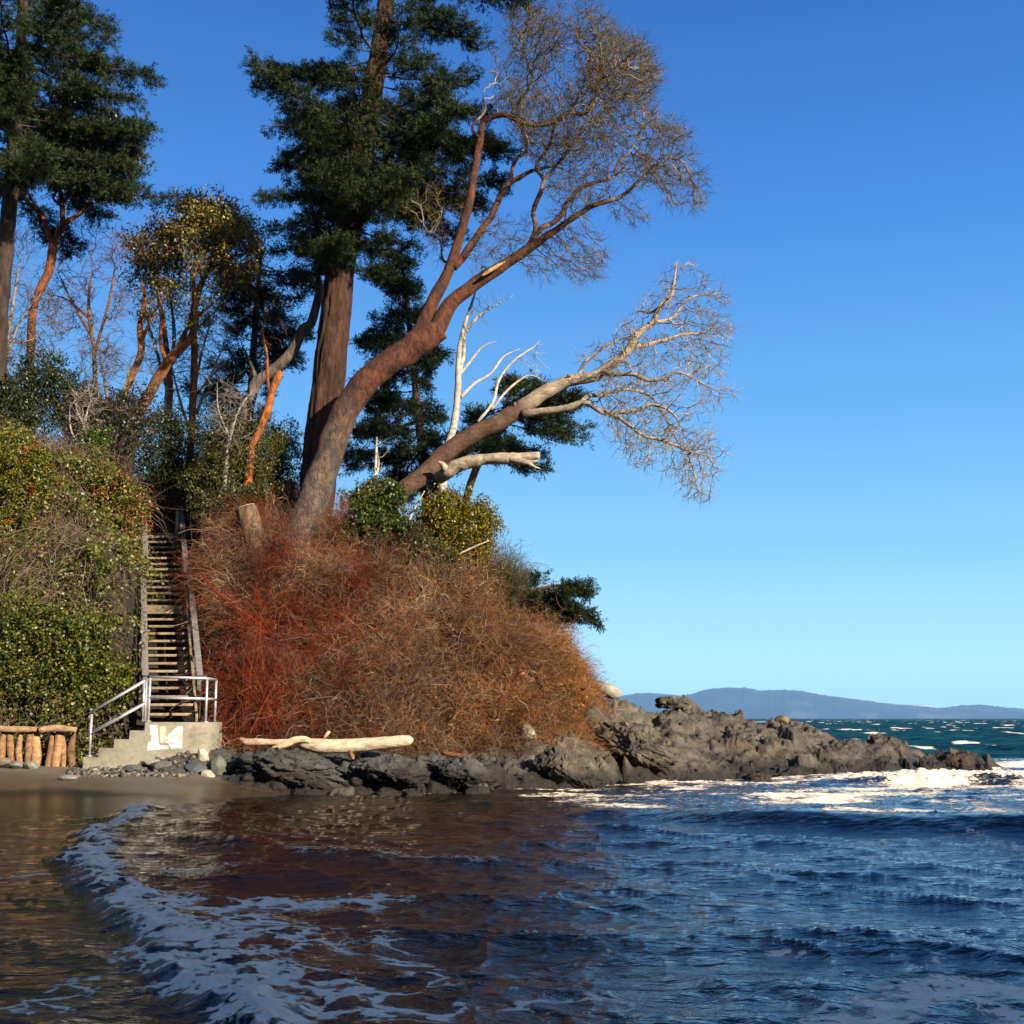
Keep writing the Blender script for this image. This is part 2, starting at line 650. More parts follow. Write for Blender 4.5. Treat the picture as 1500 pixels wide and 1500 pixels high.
def hill_h(x, y, detail=True):
    t = T_(x, y)
    toe = np.interp(t, [-400, 120, 200, 300, 450, 650, 800, 880, 1000], [29.4, 29.4, 29.6, 29.4, 29.8, 30.4, 31.2, 32.5, 34])
    run = np.interp(t, [-400, 100, 200, 300, 450, 900], [4.2, 4.4, 4.8, 5.0, 4.6, 4.0])
    top = np.interp(t, [-400, 0, 100, 190, 290, 330, 430, 560, 640, 690, 730, 780, 830, 860, 885, 930, 1000],
                    [9.2, 8.7, 8.5, 7.7, 6.7, 6.6, 6.4, 6.3, 5.9, 5.5, 5.05, 4.2, 3.2, 2.2, 1.4, 0.2, -2.0])
    zb = np.interp(t, [0, 200, 300, 700, 880], [0.55, 0.6, 0.75, 0.95, 0.9])
    zb = np.minimum(zb, top)
    s = np.clip((y - toe) / run, -0.6, 1)
    prof = 0.45 * np.maximum(s, 0) + 0.55 * (1 - (1 - np.maximum(s, 0)) ** 2)
    h = zb + (top - zb) * prof + np.minimum(y - toe, 0) * 1.3
    back = np.maximum(y - toe - run, 0)
    lift = np.interp(t, [180, 230, 400, 450, 470], [2.2, 3.7, 3.5, 1.6, 0.3])
    h = h + np.minimum(back * np.interp(t, [180, 300], [0.16, 0.42]), lift)
    h = h - 0.35 * np.maximum(y - 58, 0)
    # gully for the stairs
    k = np.clip((y - ST_BL[1]) / (ST_TL[1] - ST_BL[1]), 0, 1)
    xl = ST_BL[0] + (ST_TL[0] - ST_BL[0]) * k
    xr = ST_BR[0] + (ST_TR[0] - ST_BR[0]) * k
    zst = ST_BL[2] + (ST_TL[2] - ST_BL[2]) * k - 0.75
    m = sstep(1.0, 0.05, np.maximum((xl - x) * 1.4, (x - xr) * 0.62)) * sstep(40.6, 39.2, y)
    h = h * (1 - m) + np.minimum(h, zst) * m
    if detail:
        q = xy3(x * 0.8, y * 0.8)
        h = h + (0.85 * fbm(q, 3, 3) + 0.38 * fbm(q * 2.4, 2, 6)) * sstep(-0.1, 0.25, s) * (1 - m) * np.interp(t, [800, 900], [1, 0.4]) + 0.06 * fbm(q * 6, 2, 9)
    return h


def surf_d(px, py):
    """distance at which a sight line meets the bank."""
    for d in np.arange(28.5, 60, 0.05):
        q = P(px, py, d)
        if hill_h(q[:1], q[1:2])[0] >= q[2]:
            return d
    return 36.0


def ground_z(x, y):
    return float(hill_h(np.array([x]), np.array([y]))[0])


def hill_n(x, y):
    e = 0.15
    return unit(np.stack([hill_h(x - e, y) - hill_h(x + e, y), hill_h(x, y - e) - hill_h(x, y + e), np.full_like(x, 2 * e)], 1))


SHORE = np.array([G(330, 1500)[:2], G(232, 1425)[:2], G(150, 1350)[:2], G(110, 1300)[:2], G(92, 1262)[:2], G(110, 1225)[:2], G(205, 1188)[:2],
                  G(330, 1172)[:2], G(450, 1166)[:2]])


def polyline_dist(x, y, pl):
    """distance, signed side (+ on the left of travel), arc position 0..1."""
    best = np.full(x.shape, 1e9)
    side = np.zeros_like(x)
    arc = np.zeros_like(x)
    seg = np.linalg.norm(np.diff(pl, axis=0), axis=1)
    tot, acc = seg.sum(), 0
    for i in range(len(pl) - 1):
        a, b = pl[i], pl[i + 1]
        d = b - a
        t = np.clip(((x - a[0]) * d[0] + (y - a[1]) * d[1]) / (d @ d), 0, 1)
        dx, dy = x - a[0] - t * d[0], y - a[1] - t * d[1]
        dd = np.hypot(dx, dy)
        m = dd < best
        best = np.where(m, dd, best)
        side = np.where(m, np.sign(d[0] * dy - d[1] * dx), side)
        arc = np.where(m, (acc + t * seg[i]) / tot, arc)
        acc += seg[i]
    return best, side, arc


def sand_h(x, y):
    """beach in the corner of the cove, falling away into the sea."""
    up = np.where(y > 21.0, 0.068 * (y - 21.0), 0.012 * (y - 21.0))
    up = np.minimum(up, 0.75)
    edge = np.interp(y, [0, 7, 9.6, 14, 20, 24, 28, 31], [0.6, -1.4, -2.9, -4.6, -6.3, -6.6, -6.9, -6.6])
    r = np.maximum(x - edge, 0)
    h = up - 0.17 * r - 0.004 * r * r
    h = h + np.maximum(edge - x - 3, 0) * 0.02
    return np.maximum(h, -2.6) - 0.0004 * np.maximum(y - 60, 0).clip(0, 4000)


_tf = [150, 250, 300, 330, 500, 700, 800, 850, 1000, 1100, 1200, 1260, 1330, 1430, 1500]
_yf = [27.3, 26.9, 26.8, 26.7, 26.6, 27.0, 28.2, 29.5, 32.3, 33.2, 33.2, 34.6, 37.4, 38.4, 39.0]
_tc = [150, 250, 300, 330, 420, 600, 800, 860, 900, 1000, 1330, 1430, 1500]
_yc = [27.9, 27.95, 28.0, 28.6, 29.6, 30.2, 31.4, 33.2, 36.0, 38.0, 40.0, 40.2, 40.5]
_tz = [140, 165, 190, 215, 260, 300, 330, 420, 500, 560, 700, 800, 860, 900, 940, 960, 985, 1010, 1050, 1100, 1150, 1200, 1235, 1262, 1290, 1318, 1345, 1375, 1400, 1422, 1440, 1500]
_zc = [0.0, 0.36, 0.52, 0.66, 0.78, 0.89, 0.9, 0.95, 1.05, 0.9, 0.95, 1.1, 1.6, 2.05, 1.95, 1.95, 2.2, 2.05, 1.85, 1.72, 1.52, 1.28, 0.98, 0.82, 1.02, 0.86, 0.66, 0.66, 0.72, 0.5, -0.1, -1.2]


def rock_h(x, y):
    wx = 0.35 * fbm(xy3(x * 0.9, y * 0.9), 3, 41)
    wy = 0.35 * fbm(xy3(x * 0.9, y * 0.9), 3, 57)
    t = T_(x + wx * 0.5, y + wy * 0.5)
    yf, yc, zc = np.interp(t, _tf, _yf), np.interp(t, _tc, _yc), np.interp(t, _tz, _zc) - np.interp(t, [850, 900, 1200, 1260], [0, 0.14, 0.14, 0])
    s = (y + wy - yf) / (yc - yf)
    prof = np.where(s < 0, s * 1.4, np.maximum(s, 0) ** 0.7)
    h = np.where(s <= 1, np.where(s < 0, np.maximum(zc + 0.12, 0.3), zc + 0.12) * np.clip(prof, -3, 1) - 0.12, zc - (y - yc) * 0.22)
    h = np.where((s > 1) & (t < 880), np.minimum(h, zc - 0.1), h)
    # fractured blocks at three sizes, strata leaning to the right
    amp = sstep(-0.9, 0.0, s) * np.interp(t, [150, 310, 340, 500, 820, 950], [0.28, 0.4, 0.75, 0.8, 1.05, 1.1])
    c, sn = math.cos(0.5), math.sin(0.5)
    for size, asp, a, ti, seed in ((1.35, 1.8, 0.18, 0.26, 1), (0.55, 1.9, 0.15, 0.48, 2), (0.22, 1.8, 0.08, 0.58, 3), (0.10, 1.6, 0.035, 0.6, 4)):
        u = (c * (x + wx) + sn * (y + wy)) / (size * asp)
        v = (-sn * (x + wx) + c * (y + wy)) / size
        h1, h2, h3, ox, oy = cells(u, v, seed)
        h = h + amp * (a * (h1 - 0.55) + ti * size * ((h2 - 0.62) * ox * asp + (h3 - 0.35) * oy))
    h = h + amp * (0.10 * fbm(xy3(x * 2.2, y * 2.2), 5, 77, 0.6) - 0.10 * np.maximum(0, 0.12 - np.abs(fbm(xy3(x * 1.1 + y * 0.5, y * 1.6), 3, 83))) / 0.12)
    return h


# ------------------------------------------------------------------ ground, hillside, rocks
def lin(*segs):
    """joined linspaces: (start, stop, step)..."""
    out = []
    for a, b, st in segs:
        out.append(np.arange(a, b, st))
    return np.concatenate(out + [[segs[-1][1]]])


def sheet(xs, ys, hf):
    X, Y = np.meshgrid(xs, ys)
    x, y = X.ravel(), Y.ravel()
    return np.stack([x, y, hf(x, y)], 1), grid_faces(len(ys), len(xs))


V, Q = sheet(lin((-14000, -600, 3350), (-600, -40, 80), (-40, -14, 1), (-14, 4, 0.12), (4, 40, 2), (40, 600, 80), (600, 14000, 3350)),
             lin((-600, -40, 80), (-40, 2, 3), (2, 18, 0.4), (18, 31, 0.12), (31, 60, 2), (60, 600, 60), (600, 14000, 1675)), sand_h)
wet = sstep(0.52, 0.10, V[:, 2] + 0.12 * fbm(V * 0.5, 3, 5))
sand = Geo().add(V, Q).build('sand_beach', M['sand'], smooth=True, attrs={'wet': wet})
tag(sand, 'dark wet sand of the small beach below the concrete steps', 'beach', kind='structure')

V, Q = sheet(lin((-70, -22, 1.5), (-22, -14, 0.3), (-14, 4.6, 0.1), (4.6, 8, 0.4)), lin((28.3, 40, 0.1), (40, 48, 0.4), (48, 80, 1.5)), hill_h)
soil_t = np.array([0.045, 0.030, 0.018]) * (1 + 0.3 * fbm(V * 0.7, 3, 8)[:, None])
hs = Geo().add(V, Q, tint=soil_t).build('hillside', M['soil'], smooth=True)
tag(hs, 'steep earth bank under the brush and the trees', 'hillside', kind='structure')


def rock_tint(V, left_dark=True):
    n1 = fbm(V * 1.3, 4, 21)
    n2 = fbm(V * np.array([5, 5, 9]), 3, 33)
    al = V[:, 0] * 0.88 + V[:, 2] * 0.45 + V[:, 1] * 0.2
    ac = -V[:, 0] * 0.40 + V[:, 2] * 0.85 + V[:, 1] * 0.35
    n3 = fbm(np.stack([al * 0.9, ac * 7.0, V[:, 1] * 0.5], 1), 3, 37)
    base = np.array([0.205, 0.172, 0.125]) * (1 + 0.5 * n1 + 0.4 * n2 + 0.75 * n3)[:, None]
    och = (sstep(0.18, 0.45, fbm(V * 1.9, 3, 43)) * 0.5)[:, None]
    base = base * (1 - och) + np.array([0.22, 0.15, 0.06]) * och
    t = T_(V[:, 0], V[:, 1])
    cool = np.array([0.140, 0.135, 0.118]) * (1 + 0.5 * n1 + 0.4 * n2 + 0.7 * n3)[:, None]
    k = sstep(860, 640, t + 60 * n1)[:, None] * sstep(300, 345, t)[:, None]
    base = base * (1 - k) + cool * k
    w = (sstep(0.62, 0.26, V[:, 2] + 0.30 * n1) * sstep(310, 350, t))[:, None]
    weed = np.array([0.030, 0.020, 0.009]) * (1 + 0.6 * n2)[:, None]
    return np.clip(base * (1 - w) + weed * w, 0.004, 0.8)


V, Q = sheet(np.arange(-8.2, 16.5, 0.055), np.concatenate([np.arange(25.6, 34, 0.05), np.arange(34, 47, 0.075)]), rock_h)
z4 = V[Q][:, :, 2].max(1)
Q = Q[z4 > -0.55]
rk = Geo().add(V, Q, tint=rock_tint(V)).build('rocky_headland', M['rock'])
tag(rk, 'long low headland of fractured grey rock running out into the surf', 'rocks')


def boulder(name, c, size, label, tint, mat='boulder', seed=0, rotz=0.0, tilt=0.0, group=None, n=26, nf=22, sharp=0.85):
    r = np.random.default_rng(seed)
    nu, nv = n * 2, n
    th = np.linspace(0, np.pi, nv)
    ph = np.linspace(0, 2 * np.pi, nu, endpoint=False)
    d = np.stack([np.sin(th)[:, None] * np.cos(ph), np.sin(th)[:, None] * np.sin(ph), np.repeat(np.cos(th)[:, None], nu, 1)], -1).reshape(-1, 3)
    nrm = unit(r.normal(size=(nf, 3)))
    off = r.uniform(0.72, 1.0, nf)
    dd = d @ nrm.T
    rad = np.min(np.where(dd > 0.05, off / np.maximum(dd, 0.05), 9), 1)
    rad = np.minimum(rad, 1.15) * sharp + (1 - sharp)
    rad = rad * (1 + 0.07 * fbm(d * 2.5 + seed, 4, seed))
    if mat == 'rock':                       # fractures and ledges
        w_ = d * np.array(size) / 2 + 0.25 * np.stack([fbm(d * 3 + 9, 2, seed + k) for k in range(3)], 1)
        for sz, aa in ((0.42, 0.10), (0.17, 0.05)):
            h1, h2, h3, ox, oy = cells((w_[:, 0] + 0.6 * w_[:, 2]) / sz, (w_[:, 1] * 0.4 + w_[:, 2] - 0.5 * w_[:, 0]) / (sz * 0.5), seed)
            rad = rad * (1 + aa * (h1 - 0.6) * 2 + aa * 1.5 * ((h2 - 0.5) * ox + (h3 - 0.5) * oy))
        rad = rad * (1 + 0.05 * fbm(w_ * 7, 4, seed + 3, 0.65))
    v = d * rad[:, None] * np.array(size) / 2
    ct, st = math.cos(tilt), math.sin(tilt)
    v = v @ np.array([[ct, 0, st], [0, 1, 0], [-st, 0, ct]]).T
    cz, sz = math.cos(rotz), math.sin(rotz)
    v = v @ np.array([[cz, -sz, 0], [sz, cz, 0], [0, 0, 1]]).T
    v = v + np.asarray(c)
    i = np.arange(nv - 1)[:, None] * nu
    j = np.arange(nu)[None]
    q = np.stack([i + j, i + nu + j, i + nu + (j + 1) % nu, i + (j + 1) % nu], -1).reshape(-1, 4)
    tt = rock_tint(v) if tint is None else np.clip(np.array(tint) * (1 + 0.3 * fbm(v * 3, 3, seed))[:, None], 0.01, 0.8)
    o = Geo().add(v, q, tint=tt).build(name, M[mat], smooth=False)
    return tag(o, label, 'rock', group)


def px_boulder(px, py, d, w, h, label, tint, name='boulder', deep=None, **kw):
    s = d / F
    return boulder(name, P(px, py, d), (w * s, (deep or w * 0.8) * s, h * s), label, tint, **kw)


PALE, TAN = (0.42, 0.38, 0.30), (0.40, 0.34, 0.24)
px_boulder(891, 1011, 36.6, 44, 21, 'pale smooth elongated boulder perched on the ridge right of the brush bank', PALE, seed=3, tilt=0.38, sharp=0.5)
px_boulder(773, 1076, 30.6, 25, 30, 'pale angular block standing at the foot of the brown brush', (0.36, 0.33, 0.25), seed=8)
px_boulder(935, 1096, 32.2, 120, 74, 'big sloping rock slab with a sunlit right face above the white water', None, name='rock_slab', mat='rock', seed=21, tilt=0.45, n=96, nf=30)
px_boulder(825, 1128, 29.3, 92, 70, 'dark domed rock with a deep shadow on its left side at the waterline', None, name='rock_slab', mat='rock', seed=14, tilt=0.35, n=96, nf=30)
px_boulder(425, 1130, 27.6, 165, 60, 'broad dark smooth slab under the broken end of the driftwood', None, name='rock_slab', mat='rock', seed=31, tilt=0.12, n=96, nf=34, sharp=0.7)
px_boulder(575, 1133, 27.5, 130, 50, 'rounded dark slab under the thick end of the long driftwood log', None, name='rock_slab', mat='rock', seed=36, tilt=0.15, n=96, nf=30, sharp=0.7)
px_boulder(680, 1135, 27.6, 100, 46, 'low dark weedy rock between the rounded slab and the domed rock', None, name='rock_slab', mat='rock', seed=39, tilt=0.2, n=70, nf=30)
px_boulder(1292, 1108, 38.9, 80, 58, 'dark rounded hump of rock near the outer tip of the headland', None, name='rock_slab', mat='rock', seed=44, tilt=0.1, n=96, nf=30)
px_boulder(1402, 1121, 38.9, 54, 32, 'rusty brown rock at the very tip of the headland in the surf', (0.11, 0.06, 0.028), name='rock_slab', mat='rock', seed=45, n=70, nf=30)
px_boulder(1015, 1146, 31.2, 62, 14, 'low wave-washed rock standing apart in the white foam', (0.06, 0.045, 0.03), name='rock_slab', mat='rock', seed=47, n=70, nf=30)
px_boulder(1108, 1141, 32.6, 46, 18, 'small brown weedy rock at the foot of the headland in foam', (0.07, 0.05, 0.025), name='rock_slab', mat='rock', seed=48, n=70, nf=30)
px_boulder(985, 1029, 37.6, 60, 20, 'jagged knob of rock with a yellow patch on the skyline of the headland', None, name='rock_slab', mat='rock', seed=52, n=70, nf=30)
px_boulder(1146, 1054, 39.0, 22, 14, 'small yellow lichen-covered rock on the crest of the headland', (0.20, 0.155, 0.075), seed=55)
px_boulder(320, 1122, 27.5, 26, 30, 'round greenish grey stone beside the concrete steps', (0.14, 0.15, 0.11), seed=61, sharp=0.6)
px_boulder(297, 1108, 27.8, 17, 26, 'pale upright stone against the corner of the concrete landing', (0.52, 0.47, 0.36), seed=62)
px_boulder(303, 1135, 27.2, 22, 18, 'cream stone lying in front of the greenish grey stone', (0.48, 0.42, 0.31), seed=63)
px_boulder(286, 1126, 27.4, 30, 18, 'dark bluish stone at the foot of the concrete landing', (0.10, 0.11, 0.12), seed=64)
px_boulder(240, 1122, 27.6, 40, 14, 'flat dark stone under the lower edge of the concrete landing', (0.13, 0.12, 0.10), seed=65)
px_boulder(195, 1126, 27.6, 26, 12, 'dark stone under the concrete below the third step', (0.09, 0.09, 0.09), seed=66)
px_boulder(222, 1117, 27.7, 24, 9, 'thin pale stone wedged under the painted concrete', (0.38, 0.35, 0.3), seed=67)
px_boulder(46, 1121, 28.0, 22, 14, 'grey green stone at the foot of the driftwood wall', (0.26, 0.27, 0.22), seed=68)
px_boulder(24, 1120, 28.0, 26, 12, 'grey stone at the left edge under the driftwood wall', (0.24, 0.23, 0.2), seed=69)
px_boulder(5, 1116, 28.0, 26, 14, 'brown stone cut by the left edge of the photo', (0.24, 0.18, 0.13), seed=70)
px_boulder(100, 1139, 26.1, 28, 9, 'flat pale stone lying alone on the wet sand', (0.30, 0.28, 0.23), seed=71, sharp=0.4)
px_boulder(35, 1182, 22.9, 12, 8, 'small cream pebble on the sand near the water', (0.45, 0.42, 0.33), name='pebble', seed=72, sharp=0.4)

# wave-worn stones along the waterline
for k in range(34):
    px_ = R.uniform(335, 880)
    y_ = np.interp(px_, _tf, _yf) + R.uniform(-0.5, 1.3)
    x_ = (px_ - 750) / F * y_
    z_ = max(float(rock_h(np.array([x_]), np.array([y_]))[0]), -0.05)
    sz_k = R.uniform(0.18, 0.5)
    boulder('stone', (x_, y_, z_ + sz_k * 0.12), (sz_k * 1.3, sz_k, sz_k * 0.75), 'small dark wave-worn stone at the waterline below the brush bank',
            None if k % 4 else (0.20, 0.18, 0.14), mat='rock', seed=200 + k, rotz=R.uniform(0, 3), n=18, group='stones along the waterline')

# rubble under the concrete
g = Geo()
for k in range(260):
    p0 = P(R.uniform(165, 330), 0, R.uniform(26.6, 28.1))
    s = R.uniform(0.015, 0.06)
    z = max(float(sand_h(np.array([p0[0]]), np.array([p0[1]]))[0]), float(rock_h(np.array([p0[0]]), np.array([p0[1]]))[0]))
    d = rand_unit(10) * s
    q = np.array([[-1, -1, -.7], [1, -1, -.7], [1, 1, -.7], [-1, 1, -.7], [-.7, -.8, .7], [.8, -.6, .6], [.6, .7, .8], [-.6, .7, .6]]) * s + R.normal(size=(8, 3)) * s * 0.3
    g.add(q + [p0[0], p0[1], z + s * 0.3], [[0, 3, 2, 1], [4, 5, 6, 7], [0, 1, 5, 4], [1, 2, 6, 5], [2, 3, 7, 6], [3, 0, 4, 7]], tint=pick([(0.14, 0.12, 0.09), (0.22, 0.19, 0.14), (0.07, 0.07, 0.065)], 1)[0])
tag(g.build('gravel', M['boulder']), 'broken stones and gravel at the foot of the concrete', 'gravel', kind='stuff')

# ------------------------------------------------------------------ sea
def exp_waves(x, y, freq0, n, spread, main, wt, seed, drag=0.28):
    r = np.random.default_rng(seed)
    px, py = x.copy(), y.copy()
    s, ws, fr, w = 0, 0, freq0, 1.0
    for i in range(n):
        a = main + r.normal() * spread
        dx, dy = math.cos(a), math.sin(a)
        th = (px * dx + py * dy) * fr + r.uniform(0, 6.28)
        wv = np.exp(np.sin(th) - 1)
        dv = -wv * np.cos(th)
        px = px + dx * dv * w * drag
        py = py + dy * dv * w * drag
        s = s + wv * w
        ws += w
        w *= wt
        fr *= 1.17
    return s / ws


rows = np.concatenate([3.0 * np.exp(np.arange(0, math.log(60 / 3.0), 0.0047)), 60 * np.exp(np.arange(0.0047, math.log(13500 / 60.0), 0.013))])
cols = np.concatenate([-np.exp(np.linspace(math.log(2.6), math.log(0.56), 26))[:-1], np.linspace(-0.55, 0.55, 760), np.exp(np.linspace(math.log(0.56), math.log(2.6), 26))[1:]])
Yg, Ug = np.meshgrid(rows, cols, indexing='ij')
y = Yg.ravel()
x = (Yg * Ug).ravel()
depth = -np.maximum(sand_h(x, y), np.where((y > 25) & (y < 47) & (x > -8.2) & (x < 16.4), rock_h(x, y) - 0.25, -3))
amp_d = sstep(-0.25, 0.5, depth)
n_lo = fbm(xy3(x * 0.12, y * 0.2), 3, 4)
near = exp_waves(x, y, 1.25, 22, 0.85, -1.75, 0.905, 5)          # chop in the cove
far = exp_waves(x, y, 0.45, 16, 0.55, -2.0, 0.88, 9, 0.45)         # open sea
fo = sstep(36, 60, y)
z = (near - 0.36) * 0.40 * (0.25 + 0.75 * amp_d) * (1 - 0.6 * fo) * (0.75 + 0.4 * n_lo) + (far - 0.35) * 1.5 * fo * np.interp(y, [60, 200, 1500, 5000], [1, 0.9, 0.6, 0.0])
near_n = fbm(xy3(x * 1.3, y * 1.3), 4, 12)
lump = fbm(xy3(x * 3.2, y * 3.2), 4, 14)
# bore running up the beach
bd, bs, ba = polyline_dist(x + 0.18 * near_n, y + 0.18 * near_n, SHORE)
sea_side = np.where(bs < 0, bd, -bd)
bore = sstep(-0.10, 0.22, sea_side) * np.exp(-np.maximum(sea_side, 0) / 1.5) * sstep(0.0, 0.12, 1 - ba) * (0.6 + 0.4 * sstep(0.95, 0.5, ba))
z = z + 0.08 * bore * (1 + 0.45 * near_n) + 0.05 * lump * np.exp(-((sea_side - 0.35) / 0.45) ** 2) * sstep(0, 0.1, 1 - ba)
z = np.where(sea_side < -0.1, z * 0.8 - 0.004, z)
# a second swell inside the cove on the left
L2 = np.array([G(195, 1196)[:2], G(262, 1226)[:2], G(400, 1250)[:2], G(640, 1290)[:2], G(900, 1300)[:2]])
d2, s2, a2 = polyline_dist(x, y, L2)
sd = np.where(s2 > 0, d2, -d2)
z = z + 0.09 * np.exp(-(sd / np.where(sd > 0, 0.9, 0.5)) ** 2) * sstep(1.0, 0.6, a2)
# green swell about to break
wy0 = np.interp(x, [-2, 0.5, 3, 5, 7, 9, 12, 18], [23.5, 22.0, 19.9, 18.9, 18.3, 18.0, 18.0, 18.2]) + 0.35 * fbm(xy3(x * 0.35, x * 0), 3, 61)
wa = 0.26 * np.interp(x, [-1, 1.5, 4, 6.5, 8, 12, 18], [0, 0.25, 0.75, 0.8, 1.0, 1.05, 0.9]) * (1 + 0.2 * fbm(xy3(x * 0.5, x * 0 + 3), 2, 66))
dd = y - wy0
wave = np.where(dd < 0, np.exp(-(dd / 0.62) ** 2), np.exp(-(dd / 1.5) ** 2))
z = z + wa * wave * (y < 40)
# white breaker off the tip of the headland
by0 = np.interp(x, [6, 9, 12, 16, 22], [31.5, 31.0, 30.2, 29.6, 29.5]) + 0.4 * fbm(xy3(x * 0.6, x * 0 + 8), 3, 71)
ba2 = 0.30 * np.interp(x, [6.5, 8.5, 11, 16, 24], [0, 0.7, 1, 1, 0.8])
d3 = y - by0
br = np.where(d3 < 0, np.exp(-(d3 / 0.55) ** 2), np.exp(-(d3 / 2.0) ** 2)) * (y < 45)
z = z + ba2 * br * (1 + 0.12 * lump + 0.25 * fbm(xy3(x * 9, y * 9), 3, 18))
# foam map ---------------------------------------------------------
foam = np.zeros_like(x)


def stroke(pts, w, s, asym=None):
    global foam
    pl = np.array([G(a, b)[:2] for a, b in pts])
    d, sg, ar = polyline_dist(x, y, pl)
    foam = np.maximum(foam, (s + 0.07) * np.exp(-(d / w) ** 2))


e1 = np.exp(-((sea_side - 0.25) / np.where(sea_side < 0.25, 0.22, 0.45)) ** 2) * sstep(0.0, 0.35, 1 - ba)
foam = np.maximum(foam, 0.72 * e1 * (1 + 0.25 * lump))
foam = np.maximum(foam, 0.36 * np.exp(-(np.maximum(sea_side - 0.4, 0) / 1.4)) * (sea_side > 0) * sstep(0.7, 0.35, ba))
stroke([(160, 1420), (60, 1480), (-40, 1490)], 0.30, 0.38)
stroke([(420, 1500), (300, 1440), (240, 1400)], 0.45, 0.60)
stroke([(600, 1500), (480, 1470), (380, 1440), (320, 1400)], 0.50, 0.50)
stroke([(300, 1350), (400, 1335), (520, 1330)], 0.75, 0.56)
stroke([(240, 1330), (360, 1360), (470, 1400)], 0.55, 0.48)
stroke([(250, 1290), (340, 1275)], 0.4, 0.42)
stroke([(560, 1380), (600, 1420), (640, 1460)], 0.3, 0.40)
stroke([(780, 1485), (860, 1478), (930, 1490)], 0.30, 0.46)
stroke([(1240, 1510), (1330, 1465), (1420, 1452), (1500, 1470)], 0.30, 0.66)
stroke([(1380, 1470), (1460, 1480), (1520, 1500)], 0.25, 0.60)
stroke([(1140, 1405), (1160, 1408)], 0.16, 0.50)
stroke([(1340, 1425), (1370, 1420)], 0.16, 0.44)
stroke([(950, 1455), (1040, 1450)], 0.12, 0.40)
stroke([(440, 1262), (560, 1270), (700, 1268)], 0.55, 0.36)
stroke([(660, 1195), (760, 1192)], 0.40, 0.42)
stroke([(0, 1285), (60, 1280)], 0.30, 0.38)
stroke([(0, 1200), (90, 1198)], 0.20, 0.30)
stroke([(1330, 1262), (1420, 1266), (1500, 1264)], 0.30, 0.46)
stroke([(1180, 1240), (1300, 1248)], 0.50, 0.34)
stroke([(1280, 1240), (1420, 1225), (1500, 1250)], 0.6, 0.32)
# white water between the swell and the rocks
surf = sstep(0.3, 1.2, dd) * sstep(0, 3.0, x + 2.4 - (27 - y) * 0.3) * (y < 44)
surf = surf * (1 + 0.8 * fbm(xy3(x * 0.5, y * 1.3), 3, 81))
foam = np.maximum(foam, surf * np.interp(x, [-1, 2, 6, 9, 20], [0.44, 0.47, 0.48, 0.49, 0.51]) * sstep(43, 39, y))
crest = np.exp(-((dd - 0.35) / np.where(dd < 0.35, 0.28, 0.9)) ** 2) * np.interp(x, [0, 2, 4.0, 5.2, 6.3, 7, 8, 12], [0, .2, .35, .75, .55, .35, .5, .5])
foam = np.maximum(foam, crest * (0.8 + 0.5 * near_n))
foam = np.maximum(foam, 0.34 * np.exp(-((dd + 0.5) / 0.7) ** 2) * (y < 40) * np.interp(x, [0, 3, 8], [0.4, 1, 0.6]))
foam = np.maximum(foam, np.where(d3 > -0.6, 0.80, 0) * br * (1 + 0.4 * near_n) * np.interp(x, [6, 8, 10], [0, 0.8, 1]))
# along the rocks
rh = np.where((y > 25) & (y < 47) & (x > -8.2) & (x < 16.4), rock_h(x, y), -2)
foam = np.maximum(foam, sstep(-0.75, -0.05, rh) * np.interp(x, [-6, -1, 1.5, 4], [0.34, 0.4, 0.62, 0.7]) * sstep(-7, -4, x))
# whitecaps outside
wc = 0.55 * fbm(xy3(x * 0.16, y * 0.10), 4, 90) + 0.55 * fbm(xy3(x * 0.5, y * 0.16), 3, 93)
foam = np.maximum(foam, fo * sstep(0.15, 0.42, wc) * (0.42 + 0.5 * sstep(0.36, 0.62, far)) * np.interp(y, [45, 500, 3000], [1, 0.9, 0.75]))
foam = np.maximum(foam, 0.72 * sstep(48, 42, y) * sstep(37, 41, y) * sstep(9.5, 12.5, x))
lace = sstep(0.15, 0.4, foam) * sstep(24, 16, y) * 1.3
z = z + 0.03 * lump * sstep(0.5, 0.8, foam) * (y < 50)
shallow = sstep(1.7, 0.1, depth) * (y < 30)
deep = np.maximum(sstep(30, 48, y), 0.75 * wave * (dd < 0.4) * sstep(0.06, 0.2, wa) * (y < 40))
sea = Geo().add(np.stack([x, y, z], 1), grid_faces(len(rows), len(cols))).build(
    'sea_water', M['water'], smooth=True, attrs={'foam': foam, 'lace': lace, 'shallow': shallow, 'deep': deep})
tag(sea, 'choppy blue sea breaking into white surf in the cove', 'sea', kind='structure')

